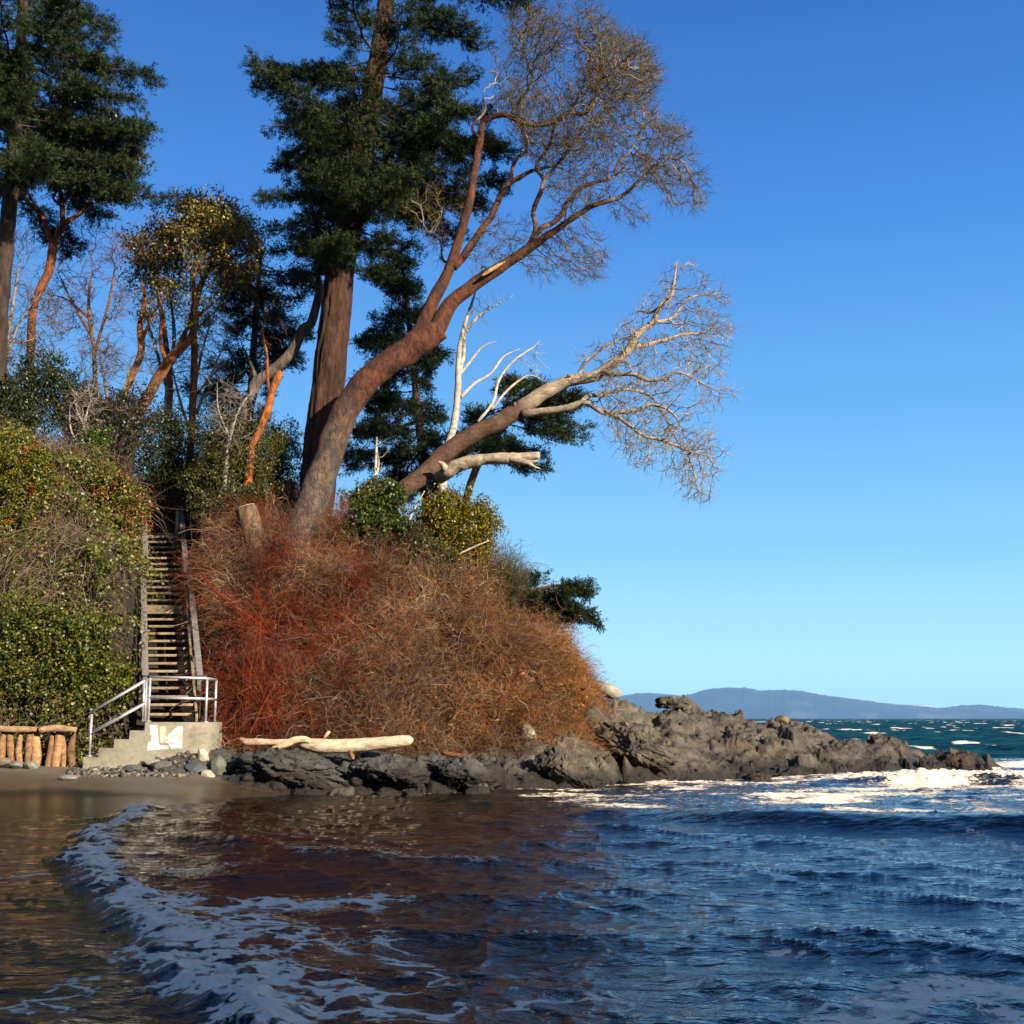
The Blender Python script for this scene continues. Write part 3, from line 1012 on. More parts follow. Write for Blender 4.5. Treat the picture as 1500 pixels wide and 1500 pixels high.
# ------------------------------------------------------------------ far shore
def ridge(name, prof, d, thick, tint, label, seed, rough, kind='structure', mat='hill'):
    px = np.array([p[0] for p in prof], float)
    py = np.array([p[1] for p in prof], float)
    xs = np.linspace(px[0], px[-1], 420)
    hh = np.interp(xs, px, (1052.3 - py)) / F * d * 1.01
    X = (xs - 750) / F * d
    hh = hh * (1 + 0.05 * fbm(xy3(xs * 0.02, xs * 0), 3, seed)) + rough * np.abs(fbm(xy3(xs * 0.35, xs * 0 + 5), 3, seed + 1)) * sstep(0, 30, hh)
    rowsy = np.linspace(0, 1, 40)
    V = []
    for r_ in rowsy:
        yy = d + (r_ - 0.5) * thick
        k = np.sin(np.pi * r_) ** 0.8
        h = hh * k
        if 0 < r_ < 1:
            h = h * (1 + 0.18 * fbm(xy3(X * 0.002, X * 0 + r_ * 6), 4, seed + 2) * (1 - k))
        V.append(np.stack([X * yy / d, X * 0 + yy, h - 1.0], 1))
    V = np.vstack(V)
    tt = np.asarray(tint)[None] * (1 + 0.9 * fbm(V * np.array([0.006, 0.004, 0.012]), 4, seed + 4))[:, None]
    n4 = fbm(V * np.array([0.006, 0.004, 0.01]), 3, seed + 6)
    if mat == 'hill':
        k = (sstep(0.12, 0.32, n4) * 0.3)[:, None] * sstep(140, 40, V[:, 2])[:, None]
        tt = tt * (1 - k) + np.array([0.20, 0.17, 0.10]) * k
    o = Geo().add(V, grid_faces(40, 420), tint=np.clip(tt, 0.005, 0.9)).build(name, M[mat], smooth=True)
    return tag(o, label, 'hills', kind=kind)


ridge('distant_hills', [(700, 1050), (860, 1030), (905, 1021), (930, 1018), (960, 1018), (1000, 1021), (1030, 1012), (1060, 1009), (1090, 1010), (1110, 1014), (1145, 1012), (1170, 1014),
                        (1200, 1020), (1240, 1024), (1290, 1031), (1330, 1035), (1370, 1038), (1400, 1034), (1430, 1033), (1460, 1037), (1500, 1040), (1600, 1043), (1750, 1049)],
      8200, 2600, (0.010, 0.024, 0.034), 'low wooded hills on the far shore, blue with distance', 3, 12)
M['snow'] = surface('snow', 0.9, 0, bump=0)
ridge('snowy_mountains', [(1120, 1030), (1160, 1019), (1180, 1015.5), (1195, 1017), (1215, 1023), (1260, 1034), (1310, 1034), (1335, 1032.5), (1350, 1033), (1362, 1035), (1390, 1040), (1440, 1042), (1480, 1046)],
      12500, 1500, (0.45, 0.46, 0.5), 'snow-covered mountains showing behind the far hills', 9, 5, mat='snow')

# wooded hill behind the photographer that keeps the near water in shade
def back_hill(x, y):
    cr = np.interp(x, [-120, -60, -20, 10, 70, 140], [13, 16.5, 17.5, 18, 18, 15])
    prof = sstep(-2.5, -13, y) * sstep(-70, -40, y)
    t3 = xy3(x * 0.16, y * 0.16)
    return -1 + (cr + 1) * prof + (2.2 * fbm(t3, 3, 5) + 0.7 * fbm(t3 * 5, 3, 7)) * sstep(-5, -12, y)


V, Q = sheet(np.arange(-120, 140.1, 0.8), np.arange(-70, -2, 0.8), back_hill)
bh = Geo().add(V, Q, tint=(0.05, 0.055, 0.03)).build('wooded_hill', M['soil'])
tag(bh, 'wooded hill on the near side of the cove', 'hill', kind='structure')

# ------------------------------------------------------------------ concrete steps
YC0, YC1 = 28.0, 29.3
GREY = np.array((0.40, 0.36, 0.265))
sx = [P(a, 1100, YC0)[0] for a in (122, 144, 166, 188, 210, 304.5)]
sz_ = [P(200, b, YC0)[2] for b in (1109, 1096, 1083, 1070, 1058)]
root = thing('concrete_steps', (sx[2], 28.6, 0.3), 'weathered concrete steps and landing with worn white paint at the foot of the wooden stairs', 'steps')
g = Geo()
prof = [(sx[0], -0.3)]
for i in range(5):
    prof += [(sx[i], sz_[i]), (sx[i + 1], sz_[i])]
prof += [(sx[5], 0.2)]
n = len(prof)
front = [[a, YC0, b] for a, b in prof]
back = [[a, YC1, b] for a, b in prof]
g.add(front + back, [[i, i + n, (i + 1) % n + n, (i + 1) % n] for i in range(n)], tint=GREY, ngons=[list(range(n)), list(range(2 * n - 1, n - 1, -1))])
g.build('steps', M['concrete'], root, bevel=0.015)
# worn white paint, a big rough 1 4
def pz(a, b):
    q = P(90 + a / 5.77, 960 + b / 5.77, YC0)
    return [q[0], YC0 - 0.004, q[2]]


g = Geo()
for poly in ([(745, 590), (815, 585), (822, 740), (840, 760), (905, 765), (905, 790), (725, 805), (732, 740), (758, 725)],
             [(880, 690), (985, 600), (1025, 598), (1022, 700), (1022, 785), (930, 792), (900, 740), (865, 735)]):
    g.add([pz(*q) for q in poly], ngons=[list(range(len(poly)))], tint=(0.62, 0.63, 0.63))
g.build('white_paint', M['paint'], root)
g = Geo()
for poly in ([(830, 600), (880, 600), (895, 680), (850, 745), (832, 735)], [(930, 690), (985, 650), (985, 700)]):
    g.add([[q[0], q[1] - 0.002, q[2]] for q in [pz(*s) for s in poly]], ngons=[list(range(len(poly)))], tint=(0.52, 0.49, 0.36))
g.build('faded_paint', M['paint'], root)

STEEL = (0.46, 0.46, 0.46)
RP = 0.030


def pipe(g, a, b, r=RP, tint=STEEL):
    tube(g, np.array([a, b], float), r, 10, tint, ref=(0.3, 0.8, 0.5))


def elbow(g, pts, r=RP, tint=STEEL):
    tube(g, crom(pts, 0.05), r, 10, tint, ref=(0.02, 1, 0.03))


def railing(label, y, dx, posts, rails, name='pipe_railing'):
    base = P(*posts[0][:2], y)
    rt = thing(name, (base[0], y, base[2]), label, 'railing', 'galvanised pipe railings')
    for (px, py0, py1) in posts:
        a, b = P(px, py0, y), P(px, py1, y)
        b[0] = a[0]
        g = Geo()
        pipe(g, a, b)
        g.build('post', M['galvanised'], rt, smooth=True)
        g = Geo()
        g.box(a + [0, 0, 0.008], (0.13, 0.13, 0.016), tint=STEEL)
        g.build('base_plate', M['galvanised'], rt)
    for (p0, p1) in rails:
        g = Geo()
        pipe(g, P(*p0, y), P(*p1, y))
        g.build('rail', M['galvanised'], rt, smooth=True)
    return rt


yA = YC0 + 0.10
railing('sloping pipe railing on the near side of the concrete steps', yA, 0, [(131, 1108, 1046), (212, 1057, 997)],
        [((131, 1045), (213, 997)), ((132, 1076), (213, 1030))])
railing('sloping pipe railing on the far side of the concrete steps', YC1 - 0.12, 0, [(130, 1106, 1046), (209, 1057, 999)],
        [((130, 1045), (210, 998)), ((131, 1074), (210, 1031))])
rt = railing('level pipe railing with a closed right end around the concrete landing', yA - 0.03, 0, [(217, 1057, 993), (301, 1058, 993)],
             [((219, 991.5), (303, 993.5)), ((218, 1022), (301, 1023.5))])
yb = YC1 - 0.2
a, b = P(301, 993.5, yA - 0.03), P(301, 1023.5, yA - 0.03)
for q in (a, b):
    g = Geo()
    pipe(g, q, [q[0], yb, q[2]])
    g.build('rail', M['galvanised'], rt, smooth=True)
g = Geo()
pipe(g, [a[0], yb, sz_[4]], [a[0], yb, a[2]])
g.build('post', M['galvanised'], rt, smooth=True)

# ------------------------------------------------------------------ wooden stairs
WOOD, WOODD = np.array((0.25, 0.195, 0.125)), np.array((0.135, 0.12, 0.11))
root = thing('wooden_stairs', (ST_BL + ST_BR) / 2, 'long steep weathered wooden stairs with open treads climbing the bank', 'stairs')
NT = 27
axis = unit(((ST_TL + ST_TR) - (ST_BL + ST_BR)) * [1, 1, 0])
acr = unit(np.cross(axis, [0, 0, 1]))
for i in range(NT):
    k = i / (NT - 1.0)
    a = ST_BL + (ST_TL - ST_BL) * k
    b = ST_BR + (ST_TR - ST_BR) * k
    g = Geo()
    wob = R.normal(size=3) * 0.006
    c = WOOD * (1 + R.normal() * 0.12) * np.array([1, 1, 1])
    if i == NT - 1:
        g.beam(a, b, 0.30, 0.09, tint=c)
    else:
        g.beam(a + wob, b + wob, 0.24 + R.normal() * 0.01, 0.062, tint=c)
    g.build('tread', M['timber'], root, bevel=0.006)
g = Geo()
for k in (0.515,):
    a = ST_BL + (ST_TL - ST_BL) * k
    b = ST_BR + (ST_TR - ST_BR) * k
    g.beam(a + [0, 0, 0.02], b + [0, 0, 0.02], 0.035, 0.20, tint=WOOD)
g.build('riser_board', M['timber'], root, bevel=0.004)
g = Geo()
g.beam(ST_TL + axis * 0.55 + [0, 0, 0.12], ST_TR + axis * 0.55 + [0, 0, 0.12], 0.9, 0.05, tint=WOOD)
g.build('top_landing', M['timber'], root)
sl = lambda p0, p1, k: p0 + (p1 - p0) * k
for (p0, p1, side) in ((ST_BL, ST_TL, -1), (ST_BR, ST_TR, 1)):
    off = acr * side * 0.035
    g = Geo()
    g.beam(sl(p0, p1, -0.02) + off + [0, 0, -0.05], sl(p0, p1, 1.02) + off + [0, 0, -0.05], 0.06, 0.26, tint=np.array(WOOD) * 0.95)
    g.build('stringer', M['timber'], root, bevel=0.006)
    # two flights of flat handrail with a jog between them
    for (k0, k1, hgt, dx) in ((0.02, 0.60, 0.80, 0.10), (0.57, 1.06, 0.80, 0.03)):
        g = Geo()
        o2 = acr * side * dx + np.array([0, 0, hgt])
        g.beam(sl(p0, p1, k0) + o2, sl(p0, p1, k1) + o2, 0.15, 0.045, tint=np.array(WOODD) * (1.1 if side > 0 else 1.0))
        g.build('handrail', M['timber'], root, bevel=0.006)
        g = Geo()
        g.beam(sl(p0, p1, k0) + acr * side * dx + [0, 0, 0.42], sl(p0, p1, k1) + acr * side * dx + [0, 0, 0.42], 0.04, 0.10, tint=np.array(WOODD) * 0.9)
        g.build('middle_rail', M['timber'], root, bevel=0.004)
    for k in (0.03, 0.22, 0.42, 0.585, 0.78, 0.98):
        q = sl(p0, p1, k) + acr * side * (0.10 if k < 0.58 else 0.05)
        g = Geo()
        g.box(q + [0, 0, 0.26], (0.085, 0.085, 1.04), tint=WOODD)
        g.build('post', M['timber'], root, bevel=0.006)
# pale bollard-like newel seen beside the stair head
q = P(259.5, 770, 38.6)
g = Geo()
tube(g, np.array([q - [0, 0, 0.45], q + [0, 0, 0.45]]), 0.055, 12, (0.55, 0.53, 0.5))
g.build('newel', M['timber'], root)

# ------------------------------------------------------------------ driftwood
BLEACH = (0.66, 0.50, 0.32)


def log(name, pts, label, tint=BLEACH, sides=22, rough=0.10, cat='driftwood', seed=1):
    pp = crom([[*P(a, b, d), w * 0.9 * d / F] for a, b, d, w in pts], 0.06)
    g = Geo()
    tt = np.array(tint) * (1 + 0.18 * fbm(pp[:, :3] * 2.0, 2, seed))[:, None]
    tube(g, pp[:, :3], pp[:, 3], sides, tt, rough, 2.5, seed)
    return tag(g.build(name, M['dead_wood'], smooth=True), label, cat)


log('driftwood_log', [(441, 1089, 28.5, 7), (447, 1090, 28.45, 9.5), (480, 1093, 28.3, 11.5), (530, 1091, 28.2, 11), (570, 1087.5, 28.1, 10), (594, 1085, 28.05, 8.5), (601, 1084, 28.02, 6.5), (605, 1083.5, 28, 2)],
    'long thick bleached driftwood log lying across the dark rocks', (0.70, 0.57, 0.41), rough=0.10, seed=4)
log('driftwood_branch', [(393, 1101, 28.2, 2), (402, 1096, 28.2, 4), (420, 1089, 28.2, 6), (432, 1084, 28.25, 5.5), (447, 1083, 28.3, 5), (456, 1088, 28.3, 4)],
    'crooked bleached driftwood piece leaning against the left end of the long log', seed=5)
log('driftwood_branch', [(351, 1082, 28.7, 2.5), (362, 1087, 28.65, 6), (380, 1087, 28.6, 5.5), (405, 1087, 28.6, 4.5), (425, 1086, 28.6, 4)],
    'short grey-pink driftwood log half hidden under the red brush', (0.56, 0.40, 0.27), seed=6)
log('driftwood_branch', [(474, 1082, 28.9, 2), (480, 1074, 28.9, 3), (482, 1071, 28.9, 2.5)],
    'stub of driftwood poking up behind the long log', (0.55, 0.42, 0.26), seed=7)
log('driftwood_branch', [(512, 1100, 27.9, 3), (516, 1108, 27.85, 3.5), (518, 1112, 27.8, 2)],
    'small orange wood stub below the long log', (0.26, 0.14, 0.09), seed=8)
log('driftwood_branch', [(648, 1103, 28.4, 3), (665, 1106, 28.3, 4), (688, 1110, 28.2, 4)],
    'rusty orange wood scrap in the rocks right of the long log', (0.20, 0.10, 0.05), seed=9)

root = thing('driftwood_wall', P(55, 1125, 28.5), 'low wall of upright driftwood posts under a horizontal log', 'wall')
for i, (xa, xb, w) in enumerate(((2, 8, 6), (17, 14, 5), (29, 35, 5), (39, 44, 6), (52, 54, 7), (70, 76, 6), (81, 86, 7), (93, 90, 4), (107, 106, 6))):
    pp = crom([[*P(xa, 1126, 28.5), w * R.uniform(0.6, 1.0) * 28.5 / F], [*P((xa + xb) / 2 + R.normal() * 1.5, 1098, 28.6), w * 1.02 * 28.5 / F], [*P(xb + R.normal() * 3, 1069 + R.uniform(-3, 6), 28.65), w * R.uniform(0.5, 0.95) * 28.5 / F]], 0.08)
    g = Geo()
    tube(g, pp[:, :3], pp[:, 3], 14, np.array((0.42, 0.25, 0.14)) * R.uniform(0.5, 1.2), 0.38, 5, i)
    g.build('post', M['dead_wood'], root, smooth=True)
for pts in ([(-30, 1066, 28.5, 4.5), (20, 1068, 28.5, 4.2), (55, 1068, 28.5, 3.6)], [(58, 1069, 28.45, 5), (85, 1067, 28.45, 4.8), (112, 1069, 28.45, 4)]):
    pp = crom([[*P(a, b, d), w * d / F] for a, b, d, w in pts], 0.08)
    g = Geo()
    tube(g, pp[:, :3], pp[:, 3], 16, (0.44, 0.29, 0.18), 0.3, 4, 3)
    g.build('cap_log', M['dead_wood'], root, smooth=True)

# ------------------------------------------------------------------ trees: tools
def limb_pts(pts, d0, step=0.12):
    """pixel control rows (px, py, half width[, depth offset]) to world rows (x, y, z, r)."""
    rows_ = []
    for q in pts:
        d = d0 + (q[3] if len(q) > 3 else 0)
        rows_.append([*P(q[0], q[1], d), q[2] * d / F])
    out = crom(rows_, step)
    if len(out) > 6 and out[-1, 3] < 0.075:
        out[-5:, 3] *= np.linspace(0.9, 0.35, 5)
    return out


def colonize(nodes, att, step, di, dk, jit, maxit=140, bias=(0, 0, 0), maxch=3):
    A = len(att)
    pos = np.array(nodes, float)
    par = np.full(len(pos), -1)
    nch = np.zeros(len(pos), int)
    nd_ = np.full(A, 1e9)
    ni = np.zeros(A, int)

    def update(start):
        new = pos[start:]
        for c0 in range(0, len(new), 300):
            ch = new[c0:c0 + 300]
            d = np.linalg.norm(att[:, None] - ch[None], axis=2)
            k = d.argmin(1)
            dm = d[np.arange(len(att)), k]
            m = dm < nd_
            nd_[m] = dm[m]
            ni[m] = k[m] + start + c0
    update(0)
    alive = np.ones(A, bool)
    bias = np.asarray(bias, float)
    for it in range(maxit):
        act = alive & (nd_ < di)
        if not act.any():
            if it == 0 or di > 6: break
            di *= 1.3
            continue
        s = np.zeros_like(pos)
        np.add.at(s, ni[act], unit(att[act] - pos[ni[act]]))
        idx = np.unique(ni[act])
        idx = idx[nch[idx] < maxch]
        if not len(idx): break
        d = unit(unit(s[idx]) + jit * R.normal(size=(len(idx), 3)) + bias)
        newp = pos[idx] + d * step * R.uniform(0.7, 1.2, (len(idx), 1))
        start = len(pos)
        pos = np.vstack([pos, newp])
        par = np.concatenate([par, idx])
        nch[idx] += 1
        nch = np.concatenate([nch, np.zeros(len(idx), int)])
        update(start)
        alive &= nd_ > dk
    return pos, par


def twig_radii(pos, par, n0, tip, ex, cap):
    r = np.zeros(len(pos))
    acc = np.zeros(len(pos))
    for i in range(len(pos) - 1, n0 - 1, -1):
        r[i] = max(tip, acc[i] ** (1 / ex)) if acc[i] > 0 else tip
        if par[i] >= n0:
            acc[par[i]] += r[i] ** ex
    return np.minimum(r, cap)


def tree_mesh(geo, pos, par, rad, n0, tint_fn, sides=4):
    """tubes along a branching graph; nodes below n0 are limbs drawn elsewhere."""
    idx = np.arange(n0, len(pos))
    if not len(idx): return
    p = par[idx]
    main = np.full(len(pos), -1)
    for i in idx:                                  # thickest child continues the parent's tube
        q = par[i]
        if q >= n0 and (main[q] < 0 or rad[i] > rad[main[q]]):
            main[q] = i
    t = unit(pos[idx] - pos[p])
    tdir = np.zeros_like(pos)
    tdir[idx] = t
    ref = np.array([0.31, 0.9, 0.22])

    def ring(c, t, r):
        u = unit(np.cross(t, ref))
        v = np.cross(t, u)
        a = np.linspace(0, 2 * np.pi, sides, endpoint=False)
        return c[:, None] + (u[:, None] * np.cos(a)[None, :, None] + v[:, None] * np.sin(a)[None, :, None]) * r[:, None, None]
    own = ring(pos[idx], t, rad[idx])                       # ring index = i - n0
    cont = (p >= n0) & (main[p] == idx)
    side = ~cont
    ext = ring(pos[p[side]], t[side], np.minimum(rad[idx[side]] * 1.15, 1))
    V = np.vstack([own.reshape(-1, 3), ext.reshape(-1, 3)])
    start = np.where(cont, (p - n0), 0)
    start[side] = len(idx) + np.arange(side.sum())
    j = np.arange(sides)[None]
    jn = (j + 1) % sides
    a = start[:, None] * sides
    b = np.arange(len(idx))[:, None] * sides
    Q = np.stack([a + j, a + jn, b + jn, b + j], -1).reshape(-1, 4)
    rr = np.concatenate([rad[idx], rad[idx[side]]])
    pp = np.vstack([pos[idx], pos[p[side]]])
    geo.add(V, Q, tint=np.repeat(tint_fn(rr, pp), sides, 0))


def twiglets(geo, pos, par, rad, n0, m, L, r, tint, rmax=0.012, curl=0.10, K=5, bias=(0, 0, 0)):
    i = np.arange(n0, len(pos))
    i = i[rad[i] < rmax]
    i = np.repeat(i, m)
    d = unit(unit(pos[i] - pos[par[i]]) + R.normal(size=(len(i), 3)) * 0.65 + np.asarray(bias))
    ln = R.uniform(*L, (len(i), 1, 1))
    s = np.linspace(0, 1, K)[None, :, None]
    c = pos[i][:, None] + d[:, None] * s * ln + np.cumsum(R.normal(size=(len(i), K, 3)) * curl, 1) * ln * s
    strands(geo, c, np.tile(np.linspace(r, r * 0.55, K), (len(i), 1)), pick(tint, len(i), 0.3))
    return c[:, -1]


def in_poly(px, py, poly):
    q = np.array(poly, float)
    ins = np.zeros(px.shape, bool)
    j = len(q) - 1
    for i in range(len(q)):
        c = ((q[i, 1] > py) != (q[j, 1] > py)) & (px < (q[j, 0] - q[i, 0]) * (py - q[i, 1]) / (q[j, 1] - q[i, 1] + 1e-9) + q[i, 0])
        ins ^= c
        j = i
    return ins


def poly_points(poly, n, d, dr):
    """n world points inside a crown whose outline is given, dr metres deep to either side."""
    q = np.array(poly, float)
    out = []
    c = q.mean(0)
    while sum(len(o) for o in out) < n:
        a = R.uniform(q[:, 0].min(), q[:, 0].max(), n)
        b = R.uniform(q[:, 1].min(), q[:, 1].max(), n)
        m = in_poly(a, b, poly)
        out.append(np.stack([a[m], b[m]], 1))
    ab = np.vstack(out)[:n]
    ext = np.maximum(np.ptp(q[:, 0]), np.ptp(q[:, 1])) / 2
    rr = np.linalg.norm(ab - c, axis=1) / ext
    dep = d + R.uniform(-1, 1, n) * dr * np.sqrt(np.clip(1.15 - rr ** 2, 0.1, 1))
    return np.array([P(a, b, e) for (a, b), e in zip(ab, dep)])


def ragged(pts, freq, cut, seed):
    """thin a cloud of points so that the crown breaks into boughs with gaps."""
    pts = pts + 0.75 * np.stack([fbm(pts * 0.5, 3, seed + k) for k in (3, 5, 7)], 1)
    n = fbm(pts * freq, 3, seed)
    return pts[n > cut + 0.08 * R.normal(size=len(pts)) - 0.03]


def limbs_mesh(limbs, tint, rough=0.10, sides=18, ns=3.0, seed=0, tintvar=0.2):
    g = Geo()
    for i, L in enumerate(limbs):
        tt = tint(L) if callable(tint) else np.array(tint) * (1 + tintvar * fbm(L[:, :3] * 1.5, 3, seed))[:, None]
        big = L[:, 3].max()
        tube(g, L[:, :3], L[:, 3], sides if big > 0.1 else (12 if big > 0.05 else 8), tt, rough, ns, seed + i)
    return g


# ------------------------------------------------------------------ the leaning arbutus
D1 = 34.0
A_trunk = limb_pts([(425, 815, 28, -0.2), (446, 765, 26), (474, 690, 25.5), (494, 632, 25), (515, 588, 24), (550, 546, 24), (590, 518, 24), (622, 497, 25), (645, 482, 20)], D1, 0.10)
A_limbs = [
    [(600, 512, 17), (622, 470, 17), (640, 430, 15), (656, 399, 14), (671, 354, 12, -0.1), (692, 279, 10.5, -0.2), (701, 216, 9, -0.2), (710, 177, 8, -0.2), (737, 165, 7, -0.3), (767, 178, 6.5, -0.4), (803, 181, 6.5, -0.5), (830, 168, 6, -0.5), (857, 165, 5, -0.6), (872, 144, 4, -0.7), (881, 117, 3, -0.8), (920, 108, 1.5, -1)],
    [(664, 392, 10), (680, 375, 10, .1), (701, 339, 9, .2), (728, 300, 8, .4), (749, 270, 7, .5), (791, 244, 4.5, .6), (815, 246, 3, .7), (845, 258, 1.5, .8)],
    [(745, 275, 5, .5), (755, 240, 5, .8), (770, 219, 5, 1.0), (764, 186, 5, 1.2), (761, 150, 4.2, 1.2), (782, 120, 3.5, 1.4), (773, 90, 2.8, 1.5), (761, 60, 1.5, 1.5)],
    [(615, 505, 20), (640, 482, 20), (659, 447, 18), (695, 417, 16.5), (740, 387, 14.5), (776, 363, 12), (806, 342, 9, -.2), (830, 327, 8, -.3), (866, 303, 7, -.5), (908, 291, 6, -.6), (935, 270, 4.5, -.7), (956, 249, 3, -.8), (985, 232, 1.5, -.9)],
    [(770, 366, 8), (790, 340, 7.5, .3), (818, 318, 6.5, .5), (836, 291, 6, .6), (860, 273, 5, .7), (896, 261, 4.2, .9), (905, 240, 3.2, 1), (920, 222, 2.2, 1.1), (945, 190, 1.2, 1.3)],
    [(779, 350, 6, .2), (785, 333, 6.5, .2), (782, 306, 6.5, .1), (791, 276, 6, 0), (797, 261, 5, 0), (818, 240, 4.2, -.2), (842, 210, 4, -.4), (860, 180, 3, -.5), (890, 150, 2, -.6), (915, 95, 1.2, -.7)],
    [(796, 262, 5, 0), (786, 240, 4.5, .3), (803, 210, 4.5, .5), (815, 186, 4.2, .6), (842, 150, 3.2, .8), (866, 120, 2.6, .9), (860, 81, 2, 1), (850, 40, 1.2, 1.1)],
    [(664, 385, 4), (648, 380, 3.2, .4), (640, 352, 2.2, .6), (620, 340, 1.2, .8)],
    [(700, 200, 5, -.2), (692, 185, 4, -.4), (712, 160, 3, -.4), (706, 130, 1.5, -.5)],
]
A_limbs = [limb_pts(l, D1, 0.10) for l in A_limbs]
A_trunk[:, 3] *= np.interp(np.arange(len(A_trunk)) / len(A_trunk), [0, 0.3, 1], [1.08, 0.84, 0.82])
for i_, L_ in enumerate(A_limbs):
    L_[:, 3] *= np.interp(L_[:, 2], [8.5, 11.5, 14], [0.82, 0.70, 0.60])
    w_ = sstep(0, 1, np.arange(len(L_)) / 12.0)[:, None] * sstep(0.16, 0.09, L_[:, 3:4])
    L_[:, :3] += w_ * 0.11 * np.stack([fbm(L_[:, :3] * 1.3 + k_ * 31 + i_, 2, 301) for k_ in range(3)], 1)
root = thing('arbutus_tree', A_trunk[0, :3], 'big leaning red-barked arbutus with bare twiggy crown reaching over the water', 'tree')


def arb_tint(L):
    n = fbm(L[:, :3] * 2.0, 3, 31)
    hgt = L[:, 2]
    k = sstep(8.0, 11.5, hgt)[:, None]
    low = np.array([0.150, 0.105, 0.076])
    red = np.array([0.125, 0.048, 0.026])
    pal = np.array([0.34, 0.27, 0.21])
    c = low * (1 - k) + red * k
    thin = sstep(0.10, 0.06, L[:, 3])[:, None] * sstep(-0.1, 0.4, n)[:, None] * 0.7
    c = c * (1 - thin) + pal * thin
    return np.clip(c * (1 + 0.25 * n)[:, None], 0.01, 0.8)


limbs_mesh([A_trunk] + A_limbs, arb_tint, 0.17, 28, 2.8).build('trunk', M['smooth_bark'], root, smooth=True)
CROWN_A = [(718, 32), (760, 6), (830, 22), (865, 16), (900, 46), (940, 70), (968, 115), (952, 150), (985, 182), (1015, 215), (1035, 272), (1028, 302), (985, 292), (960, 268), (920, 262), (880, 282), (840, 292), (800, 268), (755, 205), (728, 110)]
att = np.vstack([ragged(poly_points(CROWN_A, 10500, D1 + 0.1, 2.4), 0.65, -0.05, 201),
                 poly_points([(900, 60), (945, 75), (968, 115), (950, 150), (880, 150), (840, 100)], 800, D1, 1.6),
                 poly_points([(735, 20), (800, 15), (830, 60), (800, 100), (745, 90)], 600, D1 + 0.5, 1.5),
                 poly_points([(760, 372), (800, 352), (870, 332), (890, 372), (886, 405), (850, 420), (800, 402), (765, 412)], 260, D1, 1.0),
                 poly_points([(880, 300), (935, 300), (960, 335), (900, 325)], 30, D1, 0.6),
                 poly_points([(560, 290), (640, 270), (690, 300), (660, 360), (640, 400), (610, 340)], 130, D1 + 0.6, 0.7),
                 poly_points([(690, 340), (760, 310), (770, 350), (720, 390), (690, 400)], 90, D1, 0.7)])
n_all = np.vstack([l[::2, :3] for l in A_limbs])
n_all = np.vstack([n_all[np.linalg.norm(n_all - A_trunk[-1, :3], axis=1) > 1.2], A_limbs[3][len(A_limbs[3]) // 2::2, :3]])
pos, par = colonize(n_all, att, 0.15, 1.6, 0.20, 0.42, 120, bias=(0.24, 0, 0.06))
rad = twig_radii(pos, par, len(n_all), 0.0062, 1.9, 0.085)


def twig_tint(thick, thin, r0=0.010, r1=0.03, pale=None):
    thick, thin = np.array(thick), np.array(thin)

    def f(r, p):
        k = sstep(r0, r1, r)[:, None]
        n = fbm(p * 1.7, 2, 71)[:, None]
        c = thin * (1 - k) + thick * k
        if pale is not None:
            m = sstep(0.05, 0.35, n)
            c = c * (1 - m * 0.8) + np.array(pale) * m * 0.8
        return np.clip(c * (1 + 0.5 * n), 0.01, 0.8)
    return f


g = Geo()
tree_mesh(g, pos, par, rad, len(n_all), twig_tint((0.13, 0.062, 0.034), (0.12, 0.090, 0.036), pale=(0.36, 0.30, 0.22)), 4)
twiglets(g, pos, par, rad, len(n_all), 4, (0.12, 0.42), 0.0056, [(0.13, 0.10, 0.035), (0.085, 0.065, 0.026), (0.22, 0.17, 0.08)], bias=(0.25, 0, 0.1))
leafp = pos[len(n_all):][rad[len(n_all):] < 0.008]
pxs, pys = proj(leafp)
leafp = leafp[R.random(len(leafp)) < np.where(pys < 150, 0.9, 0.2)]
k = np.repeat(leafp, 2, 0) + R.normal(size=(len(leafp) * 2, 3)) * 0.06
blades(g, k, rand_unit(len(k)), rand_unit(len(k)), R.uniform(0.05, 0.10, len(k)), 0.022, pick([(0.13, 0.10, 0.035), (0.11, 0.10, 0.035), (0.17, 0.12, 0.05)], len(k)))
g.build('crown', M['twig'], root)
g = Geo()                     # pale scar of stripped bark
S = limb_pts([(706, 404, 2.0, -0.46), (718, 396, 3.2, -0.45), (733, 387, 2.6, -0.42), (740, 383, 1, -0.40)], D1, 0.05)
tube(g, S[:, :3], S[:, 3], 10, (0.52, 0.30, 0.16))
g.build('bark_scar', M['dead_wood'], root, smooth=True)

